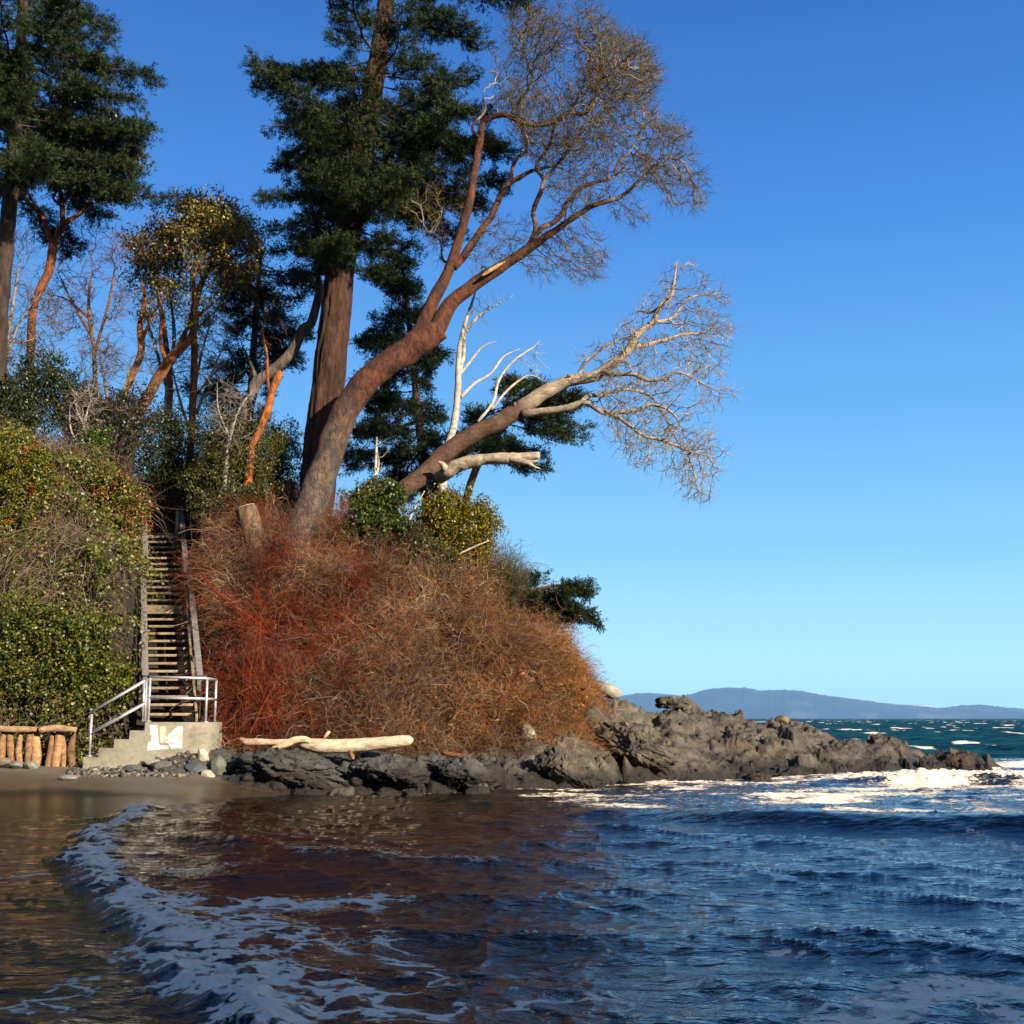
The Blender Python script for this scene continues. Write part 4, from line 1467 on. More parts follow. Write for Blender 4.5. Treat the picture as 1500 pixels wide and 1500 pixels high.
# ------------------------------------------------------------------ the dead leaning tree
D2 = 34.6
DL = [
    [(540, 782, 16), (580, 732, 15.5), (620, 695, 16), (650, 664, 16), (695, 634, 15, -.1), (740, 610, 15, -.2), (791, 580, 13, -.3), (830, 559, 11, -.4), (866, 550, 10, -.5), (884, 541, 9, -.5), (920, 514, 7.5, -.6), (935, 490, 6.5, -.6), (953, 473, 5.5, -.7), (968, 448, 4.5, -.8), (983, 433, 4, -.8), (990, 406, 2.6, -.9), (993, 385, 1.3, -.9)],
    [(925, 508, 5, -.6), (965, 502, 4, -.3), (998, 490, 3, 0), (1031, 487, 1.5, .2), (1050, 480, 0.8, .3)],
    [(880, 545, 6, -.5), (900, 549, 4.5, -.9), (926, 547, 4, -1.1), (947, 557, 3.5, -1.2), (974, 556, 3, -1.4), (992, 547, 2.2, -1.5), (1025, 562, 1.2, -1.6)],
    [(765, 607, 8, -.3), (800, 601, 6.5, -.6), (836, 595, 6, -.8), (860, 592, 5, -.9), (890, 607, 4, -1.0), (932, 601, 3.5, -1.1), (956, 592, 3, -1.1), (983, 604, 2.2, -1.2), (1004, 631, 1.2, -1.2)],
    [(850, 592, 4, -.8), (860, 580, 4, -.3), (884, 577, 3.5, 0), (914, 571, 3, .2), (950, 577, 2.5, .3), (965, 598, 1.8, .4), (990, 640, 1, .5)],
    [(885, 602, 4, -1), (908, 613, 3.6, -1.2), (938, 634, 3, -1.4), (977, 649, 2.5, -1.5), (1013, 661, 1.8, -1.5), (1049, 670, 1, -1.6)],
    [(950, 474, 4, -.7), (983, 466, 3, -.5), (1010, 439, 2.2, -.4), (1049, 430, 1.2, -.3)],
    [(845, 553, 4, -.4), (848, 547, 3.5, -.4), (860, 526, 3, -.3), (896, 502, 2, 0), (926, 490, 1, .2)],
    [(970, 448, 3, -.8), (952, 458, 2.5, -.6), (935, 455, 2, -.4), (925, 470, 1.2, -.3)],
]
DLw = [limb_pts(l, D2, 0.10) for l in DL]
for L_ in DLw:
    L_[:, 3] *= 0.84
    L_[:, :3] += sstep(0, 1, np.arange(len(L_)) / 10.0)[:, None] * 0.08 * np.stack([fbm(L_[:, :3] * 1.4 + k_ * 31, 2, 311) for k_ in range(3)], 1)
root = thing('dead_tree', DLw[0][0, :3], 'silver dead tree leaning far out over the rocks below the big arbutus', 'tree')


def dead_tint(L):
    n = fbm(L[:, :3] * np.array([1.2, 1.2, 1.2]), 3, 51)
    px_, py_ = proj(L[:, :3])
    k = sstep(735, 815, px_ + n * 150)[:, None]
    c = np.array([0.12, 0.07, 0.048]) * (1 - k) + np.array([0.36, 0.285, 0.21]) * k
    return np.clip(c * (1 + 0.3 * n)[:, None], 0.02, 0.8)


dead_trunk = limbs_mesh(DLw, dead_tint, 0.14, 20, 4)
stub = [limb_pts([(645, 700, 9, -.1), (655, 692, 10, -.4), (674, 680, 10, -.6), (710, 673, 9, -.8), (749, 671, 8, -1), (775, 669, 7, -1.1), (790, 667, 5, -1.2)], D2, 0.06),
        limb_pts([(745, 672, 6, -1), (770, 677, 4.5, -1.3), (787, 675, 3.5, -1.4)], D2, 0.06), limb_pts([(770, 676, 3, -1.3), (782, 683, 2.5, -1.4), (792, 687, 1.5, -1.4)], D2, 0.06),
        limb_pts([(655, 690, 6, -.5), (648, 680, 6, -.7), (641, 676, 4, -.8)], D2, 0.06)]
for i_ in range(15):                       # knots and snapped twigs on the dead trunk
    L_ = DLw[0] if i_ < 11 else DLw[3]
    j_ = R.integers(8, int(len(L_) * 0.75))
    dv_ = unit(R.normal(size=3) + [0.3, -0.7, 0.1])
    c_ = L_[j_, :3] + dv_ * L_[j_, 3] * 0.8
    ln_ = R.uniform(0.05, 0.16)
    r_ = L_[j_, 3] * R.uniform(0.15, 0.30)
    tube(dead_trunk, np.array([c_ - dv_ * 0.05, c_ + dv_ * ln_ * 0.5, c_ + dv_ * ln_]), np.array([r_ * 1.3, r_, r_ * 0.75]), 9, pick([(0.20, 0.14, 0.10), (0.12, 0.075, 0.05)], 1)[0], 0.3, 9, i_, ref=(0.3, 0.2, 0.9))
dead_trunk.build('trunk', M['dead_wood'], root, smooth=True)
limbs_mesh(stub, (0.42, 0.34, 0.25), 0.26, 18, 4, 9).build('broken_limb', M['dead_wood'], root, smooth=True)
CROWN_D = [(855, 535), (885, 482), (930, 452), (968, 392), (1025, 380), (1060, 420), (1071, 470), (1062, 540), (1070, 590), (1040, 622), (1060, 660), (1055, 700), (1000, 735), (965, 690), (930, 705), (890, 640), (865, 605)]
att = np.vstack([ragged(poly_points(CROWN_D, 3200, D2 - 0.6, 1.8), 0.7, -0.06, 211), poly_points([(1000, 430), (1071, 470), (1060, 560), (1000, 540)], 300, D2 - 0.6, 1.2),
                 poly_points([(960, 620), (1050, 640), (1055, 700), (1000, 730)], 260, D2 - 0.9, 1.0),
                 poly_points([(848, 540), (835, 520), (860, 500), (900, 490), (895, 510)], 40, D2 - 0.3, 0.4)])
n0n = np.vstack([l[int(len(l) * (0.62 if i == 0 else 0.25))::2, :3] for i, l in enumerate(DLw)])
pos, par = colonize(n0n, att, 0.15, 1.3, 0.22, 0.40, 110, bias=(0.38, 0, -0.10))
rad = twig_radii(pos, par, len(n0n), 0.0065, 2.05, 0.055)
g = Geo()
tree_mesh(g, pos, par, rad, len(n0n), twig_tint((0.42, 0.33, 0.235), (0.31, 0.245, 0.165), pale=(0.55, 0.47, 0.36)), 4)
twiglets(g, pos, par, rad, len(n0n), 2, (0.10, 0.34), 0.0065, [(0.31, 0.24, 0.16), (0.20, 0.15, 0.10), (0.44, 0.36, 0.26)], bias=(0.35, 0, -0.1))
g.build('twigs', M['twig'], root)


# generic bare tree ---------------------------------------------------------
def bare_tree(name, label, limbs, d, crowns, natt, thick, thin, step=0.16, tip=0.006, jit=0.4, ls=0.3, bias=(0, 0, 0.05), bark='dead_wood', di=1.8, dk=0.24, group=None, leaf=None, pale=None, ltint=None, leafdens=3, leafsize=(0.07, 0.13), leafw=0.05, sides=3, cap=0.05, rough=0.12):
    q = P(*limbs[0][0][:2], d)
    gz = ground_z(q[0], q[1]) - 0.2
    LL = [limb_pts(l, d, 0.10) for l in limbs]
    if q[2] > gz + 0.15:                      # carry the stem down to the soil
        n_ = max(2, int((q[2] - gz) / 0.15))
        k_ = np.linspace(0, 1, n_, endpoint=False)[:, None]
        foot = np.array([q[0] - (LL[0][2, 0] - LL[0][0, 0]) * 1.5, q[1], gz, LL[0][0, 3] * 1.25])
        LL[0] = np.vstack([foot * (1 - k_) + LL[0][0] * k_, LL[0]])
    root = thing(name, LL[0][0, :3], label, 'tree', group)
    limbs_mesh(LL, ltint if ltint is not None else thick, rough, 14, 4).build('trunk', M[bark], root, smooth=True)
    att = np.vstack([ragged(poly_points(c, int(natt * w * 1.5), d + off, dr), 0.8, -0.05, len(label)) for c, w, off, dr in crowns])
    nn = np.vstack([l[int(len(l) * ls)::2, :3] for l in LL])
    pos, par = colonize(nn, att, step, di, dk, jit, 110, bias)
    rad = twig_radii(pos, par, len(nn), tip, 2.3, cap)
    g = Geo()
    tree_mesh(g, pos, par, rad, len(nn), twig_tint(thick, thin, pale=pale), sides)
    tl = twiglets(g, pos, par, rad, len(nn), 2, (0.15, 0.5), tip, [thin, np.array(thin) * 0.7, np.array(thin) * 1.3], bias=bias)
    g.build('twig_crown' if leaf is not None else 'crown', M['twig'], root)
    if leaf is not None:
        pal, frac = leaf
        tips = np.vstack([pos[len(nn):][rad[len(nn):] < tip * 1.8], tl])
        px_, py_ = proj(tips)
        tips = tips[R.random(len(tips)) < frac(px_, py_)]
        leafdens = leafdens * 2
        k = np.repeat(tips, leafdens, 0) + R.normal(size=(len(tips) * leafdens, 3)) * 0.10
        g = Geo()
        dd_ = unit(R.normal(size=(len(k), 3)) + [0.2, -0.2, 0.5])
        blades(g, k, dd_, unit(R.normal(size=(len(k), 3)) + [0.3, -0.4, 0.6]), R.uniform(*leafsize, len(k)), leafw, pick(pal, len(k), 0.3))
        g.build('crown', M['leaf'], root)
    return root


SILV = (0.50, 0.45, 0.38)
bare_tree('dead_snag', 'slender silver dead snag standing behind the leaning dead trunk',
          [[(650, 670, 6), (653, 661, 6), (665, 622, 5.5), (671, 568, 5), (671, 544, 4.5), (674, 505, 3.8), (683, 469, 3), (692, 442, 2), (700, 415, 1)],
           [(671, 555, 3), (679, 520, 3), (681, 490, 2.5), (701, 463, 2), (725, 448, 1.3), (752, 433, .8)],
           [(671, 552, 2.5), (689, 529, 2.2), (707, 508, 1.8), (728, 499, 1)],
           [(674, 583, 2.6), (695, 562, 2.3), (719, 547, 2), (737, 523, 1.6), (761, 511, 1)],
           [(700, 618, 2.4), (722, 589, 2.4), (731, 556, 2.2), (752, 529, 2), (782, 508, 1.3), (790, 500, .8)],
           [(720, 600, 2), (745, 570, 2), (775, 550, 1.4), (800, 560, .8)]],
          36.0, [([(672, 470), (700, 410), (750, 430), (745, 450), (690, 480)], 1, 0, .5), ([(730, 545), (760, 500), (795, 500), (800, 540), (750, 560)], .7, 0, .5)], 70, SILV, (0.45, 0.4, 0.33), ls=0.5)

# ------------------------------------------------------------------ conifers
def conifer(name, label, trunk, d, env, nb, explicit=(), pal=None, bark=(0.13, 0.085, 0.06), group=None, dens=1.0, shoot=0.30, blade=(0.11, 0.032), lift=0.25, ymin=-60, ymax=400, depthk=1.0, branches_only=False):
    T = limb_pts(trunk, d, 0.1)
    root = thing(name, T[0, :3], label, 'tree', group)
    g = Geo()
    tt = np.array(bark) * (1 + 0.3 * fbm(T[:, :3] * 1.2, 3, 5))[:, None]
    tube(g, T[:, :3], T[:, 3], 64 if T[:, 3].max() > 0.4 else 20, tt, 0.08, 2.0, 3, furrow=0.28)
    g.build('trunk', M['bark'], root, smooth=True)
    tpx, tpy = proj(T[:, :3])
    o = np.argsort(tpy)
    env = np.array(env, float)
    specs = []
    for i in range(nb):
        yy = ymin + (ymax - ymin) * ((i + R.random()) / nb)
        az = R.uniform(0, 2 * np.pi)
        cx = np.interp(yy, tpy[o], tpx[o])
        q = T[np.argmin(np.abs(tpy - yy)), :3]
        lr = (np.interp(yy, env[:, 0], env[:, 2]) - cx) if math.cos(az) > 0 else (cx - np.interp(yy, env[:, 0], env[:, 1]))
        dd_ = q[1]
        L = max(lr, 10) * dd_ / F / max(abs(math.cos(az)), 0.5) * R.uniform(0.6, 1.0)
        L = min(L, 5.5) * (1.0 if abs(math.cos(az)) > 0.5 else depthk)
        rise = R.uniform(-0.25, lift) * L
        specs.append((q, q + np.array([math.cos(az) * L, math.sin(az) * L, rise])))
    for (y0, tx, ty, off) in explicit:
        q = T[np.argmin(np.abs(tpy - y0)), :3]
        specs.append((q, P(tx, ty, q[1] + off)))
    gw, gn = Geo(), Geo()
    pal = pal if pal is not None else [(0.040, 0.066, 0.018), (0.056, 0.086, 0.022), (0.026, 0.050, 0.018), (0.085, 0.105, 0.026)]
    SP_, SD_ = [], []
    for (a, b) in specs:
        L = np.linalg.norm(b - a)
        s = np.linspace(0, 1, 14)[:, None]
        mid = (a + b) / 2 + np.array([0, 0, -0.09 * L]) + R.normal(size=3) * 0.05 * L
        c = a * (1 - s) ** 2 + 2 * mid * s * (1 - s) + b * s ** 2
        c = c + np.cumsum(R.normal(size=c.shape) * 0.02 * L / 3, 0) * (s > 0.05)
        strands(gw, c[None], (np.linspace(0.022, 0.005, 14) * (0.6 + L * 0.35))[None], np.array([[0.10, 0.075, 0.055]]), 5)
        tg = unit(np.gradient(c, axis=0))
        nbl = max(6, int(L * 13 * dens))
        ss = R.uniform(0.16, 1.0, nbl) ** 0.75
        ii = np.minimum((ss * 13).astype(int), 13)
        base = c[ii]
        mdir = tg[ii]
        sd = unit(np.cross(mdir, [0, 0, 1])) * R.choice([-1, 1], nbl)[:, None]
        bd_ = unit(mdir * 0.75 + sd * R.uniform(0.25, 1.0, nbl)[:, None] + np.stack([0 * ss, 0 * ss, R.normal(-0.18, 0.18, nbl)], 1))
        bl = np.clip(L * 0.24, 0.3, 0.95) * (1.1 - 0.55 * ss) * R.uniform(0.55, 1.1, nbl)
        strands(gw, base[:, None] + bd_[:, None] * bl[:, None, None] * np.linspace(0, 1, 3)[None, :, None], np.tile(np.array([[0.010, 0.006, 0.003]]), (nbl, 1)), np.tile([[0.09, 0.07, 0.05]], (nbl, 1)))
        ns = np.maximum(3, (bl / 0.095).astype(int))
        k = np.repeat(np.arange(nbl), ns)
        f = R.random(len(k)) ** 0.8
        sp = base[k] + bd_[k] * (bl[k] * f)[:, None] + R.normal(size=(len(k), 3)) * 0.03
        dr = unit(bd_[k] * 0.8 + R.normal(size=(len(k), 3)) * 0.40 + [0, 0, 0.30])
        SP_.append(sp)
        SD_.append(dr)
    sp, dr = np.vstack(SP_), np.vstack(SD_)
    m = max(6, int(18 * dens))
    k = np.repeat(np.arange(len(sp)), m)
    f = R.random(len(k))
    base = sp[k] + dr[k] * (f * shoot)[:, None]
    radial = unit(np.cross(dr[k], rand_unit(len(k))))
    bdv = unit(dr[k] * R.uniform(0.4, 1.1, len(k))[:, None] + radial * 0.85)
    shade = pick(pal, len(sp), 0.25)[k]
    blades(gn, base, bdv, unit(R.normal(size=(len(k), 3)) + [0, 0, 0.6]), R.uniform(0.75, 1.2, len(k)) * blade[0] * 1.15, blade[1] * 0.68, shade)
    gw.build('branches', M['twig'], root)
    gn.build('crown', M['needle'], root)
    return root


conifer('fir_tree', 'tall dark fir with a thick furrowed trunk standing behind the leaning arbutus',
        [(452, 790, 30), (462, 740, 28), (476, 600, 26), (490, 480, 24), (498, 400, 22), (520, 290, 19.5), (537, 190, 17.5), (553, 90, 15), (566, 0, 13.5), (580, -110, 10), (592, -240, 4)],
        36.0, [(-240, 560, 620), (-100, 500, 680), (-40, 500, 670), (20, 510, 650), (60, 500, 640), (85, 400, 640), (110, 395, 680), (150, 400, 700), (185, 410, 715), (225, 420, 740), (250, 415, 735), (290, 400, 690), (330, 405, 640), (370, 420, 615), (400, 440, 590)],
        60, [(95, 370, 88, -.5), (110, 376, 140, 0), (100, 400, 110, -.8), (150, 388, 190, .2), (160, 412, 222, -.4), (210, 405, 240, 0), (245, 408, 285, .3), (265, 388, 292, -.5), (300, 395, 335, 0), (330, 400, 370, .2),
              (80, 640, 90, -.6), (110, 690, 120, -.5), (140, 720, 160, -.3), (170, 740, 210, .3), (180, 755, 232, .5), (205, 735, 260, .4), (220, 700, 280, 0), (300, 640, 320, -.3), (335, 615, 365, .2), (350, 600, 395, 0),
              (10, 490, 22, 0), (20, 500, 35, .3), (15, 655, 20, .2), (25, 670, 52, 0), (30, 720, 62, .3), (0, 690, 40, -.4), (-20, 640, -5, 0), (-10, 525, -5, 0), (395, 560, 400, -.5), (400, 440, 400, -1.0), (-30, 770, 2, 0)],
        dens=1.0, lift=0.22, ymin=78, ymax=395, bark=(0.085, 0.046, 0.031))
conifer('fir_tree', 'dark fir at the left edge whose layered boughs reach into the upper left corner',
        [(-8, 560, 17), (0, 440, 15), (14, 300, 12), (22, 200, 11), (30, 80, 9), (36, -40, 8), (44, -180, 3)],
        34.5, [(-180, 0, 80), (-60, -110, 160), (0, -140, 150), (50, -150, 155), (110, -160, 205), (140, -160, 190), (200, -150, 190), (250, -140, 185), (290, -120, 70)],
        50, [(10, 158, 22, 0), (40, 162, 58, -.4), (60, 222, 112, 0), (85, 200, 142, -.5), (90, 180, 100, .4), (120, 150, 130, .2), (150, 206, 212, .2), (170, 205, 190, -.3), (200, 195, 240, -.2), (235, 248, 300, -.3), (225, 200, 275, .2), (30, 60, 40, -2.2), (70, 10, 90, -2.4), (110, 55, 130, -2.2), (150, 0, 165, -2.4), (190, 50, 205, -2.2), (225, 5, 240, -2.3), (250, 40, 268, -2.0), (130, 20, 140, -2.6)],
        dens=0.95, lift=0.3, ymin=-60, ymax=255, bark=(0.07, 0.05, 0.038))
conifer('fir_tree', 'mid-green fir filling the gap between the thick fir trunk and the dead tree',
        [(628, 790, 7), (622, 700, 7), (612, 600, 6), (602, 500, 5), (594, 420, 4), (585, 380, 2)],
        44.0, [(380, 560, 600), (420, 540, 605), (480, 525, 635), (520, 515, 650), (560, 505, 620), (600, 500, 640), (650, 495, 650), (690, 510, 640), (710, 530, 620)],
        80, [(500, 655, 520, 0), (470, 640, 480, 0), (620, 650, 610, 0), (640, 655, 660, 0)], dens=0.75, shoot=0.36, blade=(0.15, 0.045), lift=0.12, ymin=400, ymax=690,
        pal=[(0.034, 0.052, 0.018), (0.05, 0.068, 0.02), (0.028, 0.046, 0.02)])
conifer('fir_tree', 'flat-topped small fir behind the leaning dead trunk, its boughs blown to the right',
        [(680, 770, 6), (686, 720, 6), (705, 670, 5), (722, 640, 4.5), (738, 600, 3.5), (750, 568, 2)],
        41.0, [(540, 700, 790), (560, 700, 800), (580, 680, 830), (605, 665, 850), (630, 670, 850), (660, 660, 760), (700, 650, 740)],
        26, [(580, 840, 590, 0), (590, 862, 625, 0), (600, 860, 640, -.3), (600, 830, 610, .4), (575, 800, 565, 0), (570, 780, 555, .2), (620, 800, 610, -.4), (660, 798, 685, 0), (655, 780, 690, .3), (640, 690, 600, 0), (620, 660, 640, 0), (640, 640, 690, .4)],
        dens=0.8, shoot=0.32, blade=(0.14, 0.042), lift=0.1, ymin=555, ymax=690)
conifer('fir_tree', 'shaded fir left of the thick fir trunk behind the crooked branch',
        [(362, 690, 6), (366, 600, 6), (372, 500, 5), (378, 420, 4), (384, 350, 2)],
        43.0, [(340, 360, 410), (390, 325, 470), (420, 320, 470), (460, 325, 450), (520, 320, 440), (560, 305, 400), (600, 300, 400), (650, 320, 410)],
        60, [(395, 470, 390, 0), (400, 330, 410, 0), (410, 440, 410, .3)], dens=0.7, shoot=0.36, blade=(0.15, 0.045), lift=0.1, ymin=380, ymax=620,
        pal=[(0.04, 0.052, 0.02), (0.055, 0.06, 0.02), (0.03, 0.042, 0.02)])
conifer('fir_sapling', 'small wind-bent fir sticking out over the right side of the brush bank',
        [(735, 900, 5), (760, 880, 4.5), (785, 866, 3.5), (815, 858, 2.5), (850, 858, 1)],
        35.0, [(840, 740, 850), (900, 740, 850)], 0,
        [(868, 790, 845, -.3), (862, 862, 852, 0), (858, 845, 862, -.5), (862, 880, 918, 0), (865, 862, 900, -.2), (870, 845, 890, .3), (874, 800, 895, -.3), (870, 815, 878, .3), (866, 862, 868, .4), (868, 830, 868, -.5), (872, 840, 905, .2), (872, 778, 870, -.6), (870, 790, 885, 0)],
        dens=1.3, shoot=0.26, blade=(0.11, 0.034), pal=[(0.045, 0.066, 0.018), (0.06, 0.08, 0.02), (0.03, 0.05, 0.02)])

# ------------------------------------------------------------------ arbutus and bare trees on the left
ORANGE = (0.36, 0.135, 0.055)
OLIVE = [(0.24, 0.22, 0.04), (0.19, 0.19, 0.04), (0.32, 0.25, 0.05), (0.12, 0.13, 0.03), (0.28, 0.13, 0.04)]
DKGR = [(0.035, 0.05, 0.018), (0.05, 0.06, 0.02), (0.028, 0.04, 0.018), (0.07, 0.06, 0.02)]
bare_tree('arbutus_tree', 'orange-barked arbutus at the left with a forked trunk and dark leafy crown',
          [[(44, 560, 5), (45, 510, 6), (48, 455, 6), (58, 425, 6), (72, 396, 6.5), (79, 352, 6.5)], [(78, 356, 5), (70, 340, 4), (63, 318, 3.5), (39, 294, 3), (30, 270, 1.5)],
           [(79, 354, 5), (93, 330, 4.5), (114, 315, 3.5), (132, 300, 3), (155, 280, 1.6)], [(92, 332, 4), (91, 300, 4), (87, 264, 3), (95, 230, 1.8)],
           [(91, 296, 2.5), (115, 275, 2), (140, 240, 1.2)], [(88, 300, 2.5), (78, 290, 2), (85, 270, 1.5), (70, 230, 1)]],
          36.5, [([(20, 255), (30, 175), (80, 155), (140, 175), (192, 195), (200, 225), (192, 270), (175, 300), (150, 295), (100, 262)], 1, 0, 1.6)], 650, (0.22, 0.09, 0.045), (0.10, 0.06, 0.04), ls=0.45,
          bark='smooth_bark', leaf=(DKGR, lambda a, b: np.full(a.shape, 0.9)), leafdens=6, leafsize=(0.09, 0.16), leafw=0.06, ltint=lambda L: np.array([0.30, 0.12, 0.05]) * (1 + 0.4 * fbm(L[:, :3] * 2, 2, 3))[:, None] * np.interp(L[:, 2], [9, 13, 15], [1.1, 1.0, 0.35])[:, None] if False else np.tile([[0.27, 0.10, 0.045]], (len(L), 1)))
bare_tree('arbutus_tree', 'round-topped olive-leaved arbutus rising left of the tall fir',
          [[(285, 520, 5), (283, 470, 5), (290, 430, 5), (305, 395, 4), (325, 360, 3), (330, 330, 1.5)], [(297, 410, 3), (285, 370, 2.2), (280, 335, 1.2)], [(308, 392, 3), (345, 375, 2.2), (375, 370, 1.2)]],
          40.0, [([(258, 312), (300, 291), (340, 296), (368, 330), (392, 372), (380, 415), (330, 415), (285, 385)], 1, 0, 1.8)], 620, ORANGE, (0.16, 0.09, 0.05), ls=0.3, bark='smooth_bark',
          leaf=(OLIVE, lambda a, b: np.where(b < 345, 0.95, 0.4)), leafdens=6, leafsize=(0.09, 0.16), leafw=0.06)
bare_tree('arbutus_tree', 'shorter arbutus with a dark flat leaf clump left of the round-topped one',
          [[(250, 560, 4), (240, 480, 4), (232, 430, 3), (226, 390, 2.5), (224, 350, 1.5)], [(230, 425, 2.5), (205, 380, 1.6), (195, 360, 1)], [(228, 400, 2), (250, 370, 1.4)]],
          40.5, [([(188, 347), (225, 325), (262, 345), (268, 372), (240, 385), (200, 388)], 1, 0, 1.2), ([(180, 390), (270, 380), (270, 430), (190, 430)], 0.5, 0, 1.2)], 430, (0.25, 0.11, 0.06), (0.16, 0.10, 0.06), ls=0.4, bark='smooth_bark',
          leaf=([(0.11, 0.10, 0.025), (0.14, 0.10, 0.03), (0.07, 0.07, 0.022), (0.22, 0.09, 0.03)], lambda a, b: np.where(b < 385, 0.95, 0.35)), leafdens=6, leafsize=(0.09, 0.16), leafw=0.06)
bare_tree('arbutus_tree', 'crooked orange arbutus stem with peeling bark among the bare trees',
          [[(178, 600, 4.5), (183, 577, 4.5), (195, 547, 5), (207, 514, 5), (205, 478, 4.5), (212, 440, 3), (205, 400, 1.5)], [(207, 500, 3), (225, 460, 2), (240, 430, 1)]],
          39.5, [([(185, 420), (245, 400), (255, 450), (200, 460)], 1, 0, 1)], 120, ORANGE, (0.18, 0.10, 0.06), ls=0.6, bark='smooth_bark', leaf=(OLIVE, lambda a, b: np.full(a.shape, 0.4)), leafw=0.06)
bare_tree('arbutus_tree', 'dark leaning trunk with orange limbs slanting right above the shrubs',
          [[(195, 615, 8), (207, 598, 8), (234, 550, 8), (255, 520, 7.5), (282, 490, 6), (286, 450, 5), (284, 410, 3), (290, 380, 1.5)], [(258, 518, 5), (275, 480, 3), (300, 455, 2.2), (330, 430, 1.2)], [(245, 535, 4), (235, 500, 3), (238, 460, 2), (230, 420, 1)]],
          38.5, [([(225, 440), (290, 380), (345, 420), (330, 470), (250, 470)], 1, 0, 1.2)], 260, (0.20, 0.10, 0.06), (0.17, 0.11, 0.07), ls=0.5, bark='smooth_bark', leaf=(OLIVE, lambda a, b: np.full(a.shape, 0.5)), leafw=0.06,
          ltint=lambda L: np.array([0.10, 0.065, 0.045]) * (1 - sstep(10.8, 12.2, L[:, 2]))[:, None] + np.array([0.34, 0.14, 0.06]) * sstep(10.8, 12.2, L[:, 2])[:, None])
bare_tree('crooked_tree', 'grey crooked trunk bending right towards the tall fir',
          [[(352, 640, 9), (360, 610, 9), (375, 562, 8.5), (399, 544, 8), (429, 514, 8), (444, 481, 7.5), (455, 475, 7), (464, 445, 6.5), (467, 420, 6), (462, 390, 3)], [(376, 560, 3.5), (368, 535, 2.5), (352, 500, 1.2)]],
          37.0, [([(440, 390), (480, 380), (485, 420), (450, 430)], 1, 0, .6)], 40, (0.17, 0.13, 0.105), (0.15, 0.12, 0.1), ls=0.7, bark='bark')
bare_tree('arbutus_tree', 'bright orange bare arbutus stem below the crooked grey trunk',
          [[(370, 648, 6), (378, 636, 6), (392, 600, 6), (398, 575, 5.5), (406, 555, 6), (411, 544, 5)], [(396, 580, 3), (392, 555, 2.5), (391, 520, 2), (385, 480, 1.5), (400, 440, 1)]],
          36.0, [([(380, 520), (400, 430), (425, 440), (420, 500)], 1, 0, .6)], 60, (0.42, 0.15, 0.06), ORANGE, ls=0.6, bark='smooth_bark', leaf=(DKGR, lambda a, b: np.full(a.shape, 0.6)))

BARE_L = [
    ('grey-brown bare tree at the left edge in front of the fir trunk', [[(5, 600, 4), (8, 520, 3.5), (20, 440, 2.5), (30, 380, 1.2)], [(8, 530, 3), (30, 470, 2), (60, 430, 1)], [(6, 560, 3), (-20, 480, 2), (-30, 400, 1)], [(10, 500, 2), (40, 500, 1.5), (75, 480, .8)]],
     [(-40, 330), (60, 340), (100, 460), (80, 560), (-40, 560)], 420, (0.24, 0.20, 0.17), (0.17, 0.14, 0.115), 36),
    ('brown bare tree with fine upswept twigs right of the forked arbutus', [[(140, 600, 4), (138, 520, 3.5), (130, 450, 2.5), (135, 390, 1.3)], [(138, 500, 2.6), (110, 450, 2), (85, 400, 1)], [(138, 520, 2.6), (160, 440, 2), (170, 380, 1)], [(134, 470, 2), (100, 440, 1.4), (70, 430, .8)]],
     [(75, 350), (130, 330), (190, 345), (200, 440), (180, 530), (90, 520), (60, 430)], 650, (0.19, 0.11, 0.07), (0.17, 0.09, 0.055), 38),
    ('pale-stemmed bare tree with a fan of whitish branches', [[(243, 640, 4), (246, 560, 3.6), (255, 500, 3), (250, 440, 2), (240, 400, 1)], [(247, 540, 3), (275, 480, 2.4), (283, 420, 1.6), (275, 385, .8)], [(245, 570, 3), (225, 500, 2), (210, 450, 1)], [(252, 520, 2), (300, 470, 1.5), (340, 440, .8)]],
     [(190, 400), (250, 375), (330, 400), (350, 470), (320, 540), (230, 560), (200, 500)], 480, (0.42, 0.38, 0.33), (0.26, 0.22, 0.18), 41.6),
    ('thin whitish sapling group leaning right over the dark shrubs', [[(272, 690, 3.5), (280, 640, 3.2), (285, 570, 2.6), (300, 500, 1.6), (318, 450, .8)], [(281, 625, 2.5), (305, 560, 2), (330, 500, 1)], [(280, 640, 2.4), (262, 580, 1.8), (250, 530, .9)], [(286, 580, 2), (320, 540, 1.5), (345, 520, .8)]],
     [(245, 520), (300, 450), (345, 480), (350, 540), (320, 600), (260, 610)], 330, (0.48, 0.45, 0.40), (0.34, 0.31, 0.27), 41.2),
    ('small bleached bare sapling above the berry bush', [[(112, 690, 2.6), (120, 650, 2.4), (126, 610, 2), (134, 585, 1)], [(124, 625, 1.8), (112, 600, 1)], [(118, 655, 1.8), (104, 630, 1.4), (102, 600, .8)]],
     [(95, 600), (130, 575), (150, 600), (140, 650), (100, 650)], 70, (0.42, 0.36, 0.29), (0.3, 0.25, 0.2), 34.5),
    ('dense thorny bare shrub tree behind the small bleached sapling', [[(165, 660, 3), (160, 600, 2.6), (150, 540, 1.8), (145, 500, 1)], [(162, 610, 2), (185, 560, 1.5), (190, 520, .8)], [(161, 620, 2), (140, 570, 1.4), (120, 540, .8)]],
     [(105, 520), (150, 490), (205, 520), (215, 620), (120, 640)], 420, (0.17, 0.13, 0.10), (0.13, 0.105, 0.08), 36.8),
    ('grey bare sapling arching over the olive shrubs', [[(330, 700, 3), (335, 650, 2.5), (350, 600, 1.8), (372, 570, 1)], [(336, 640, 1.8), (320, 600, 1.2), (318, 560, .8)]],
     [(300, 570), (350, 550), (390, 580), (370, 650), (310, 660)], 190, (0.33, 0.30, 0.25), (0.24, 0.21, 0.17), 35.8),
]
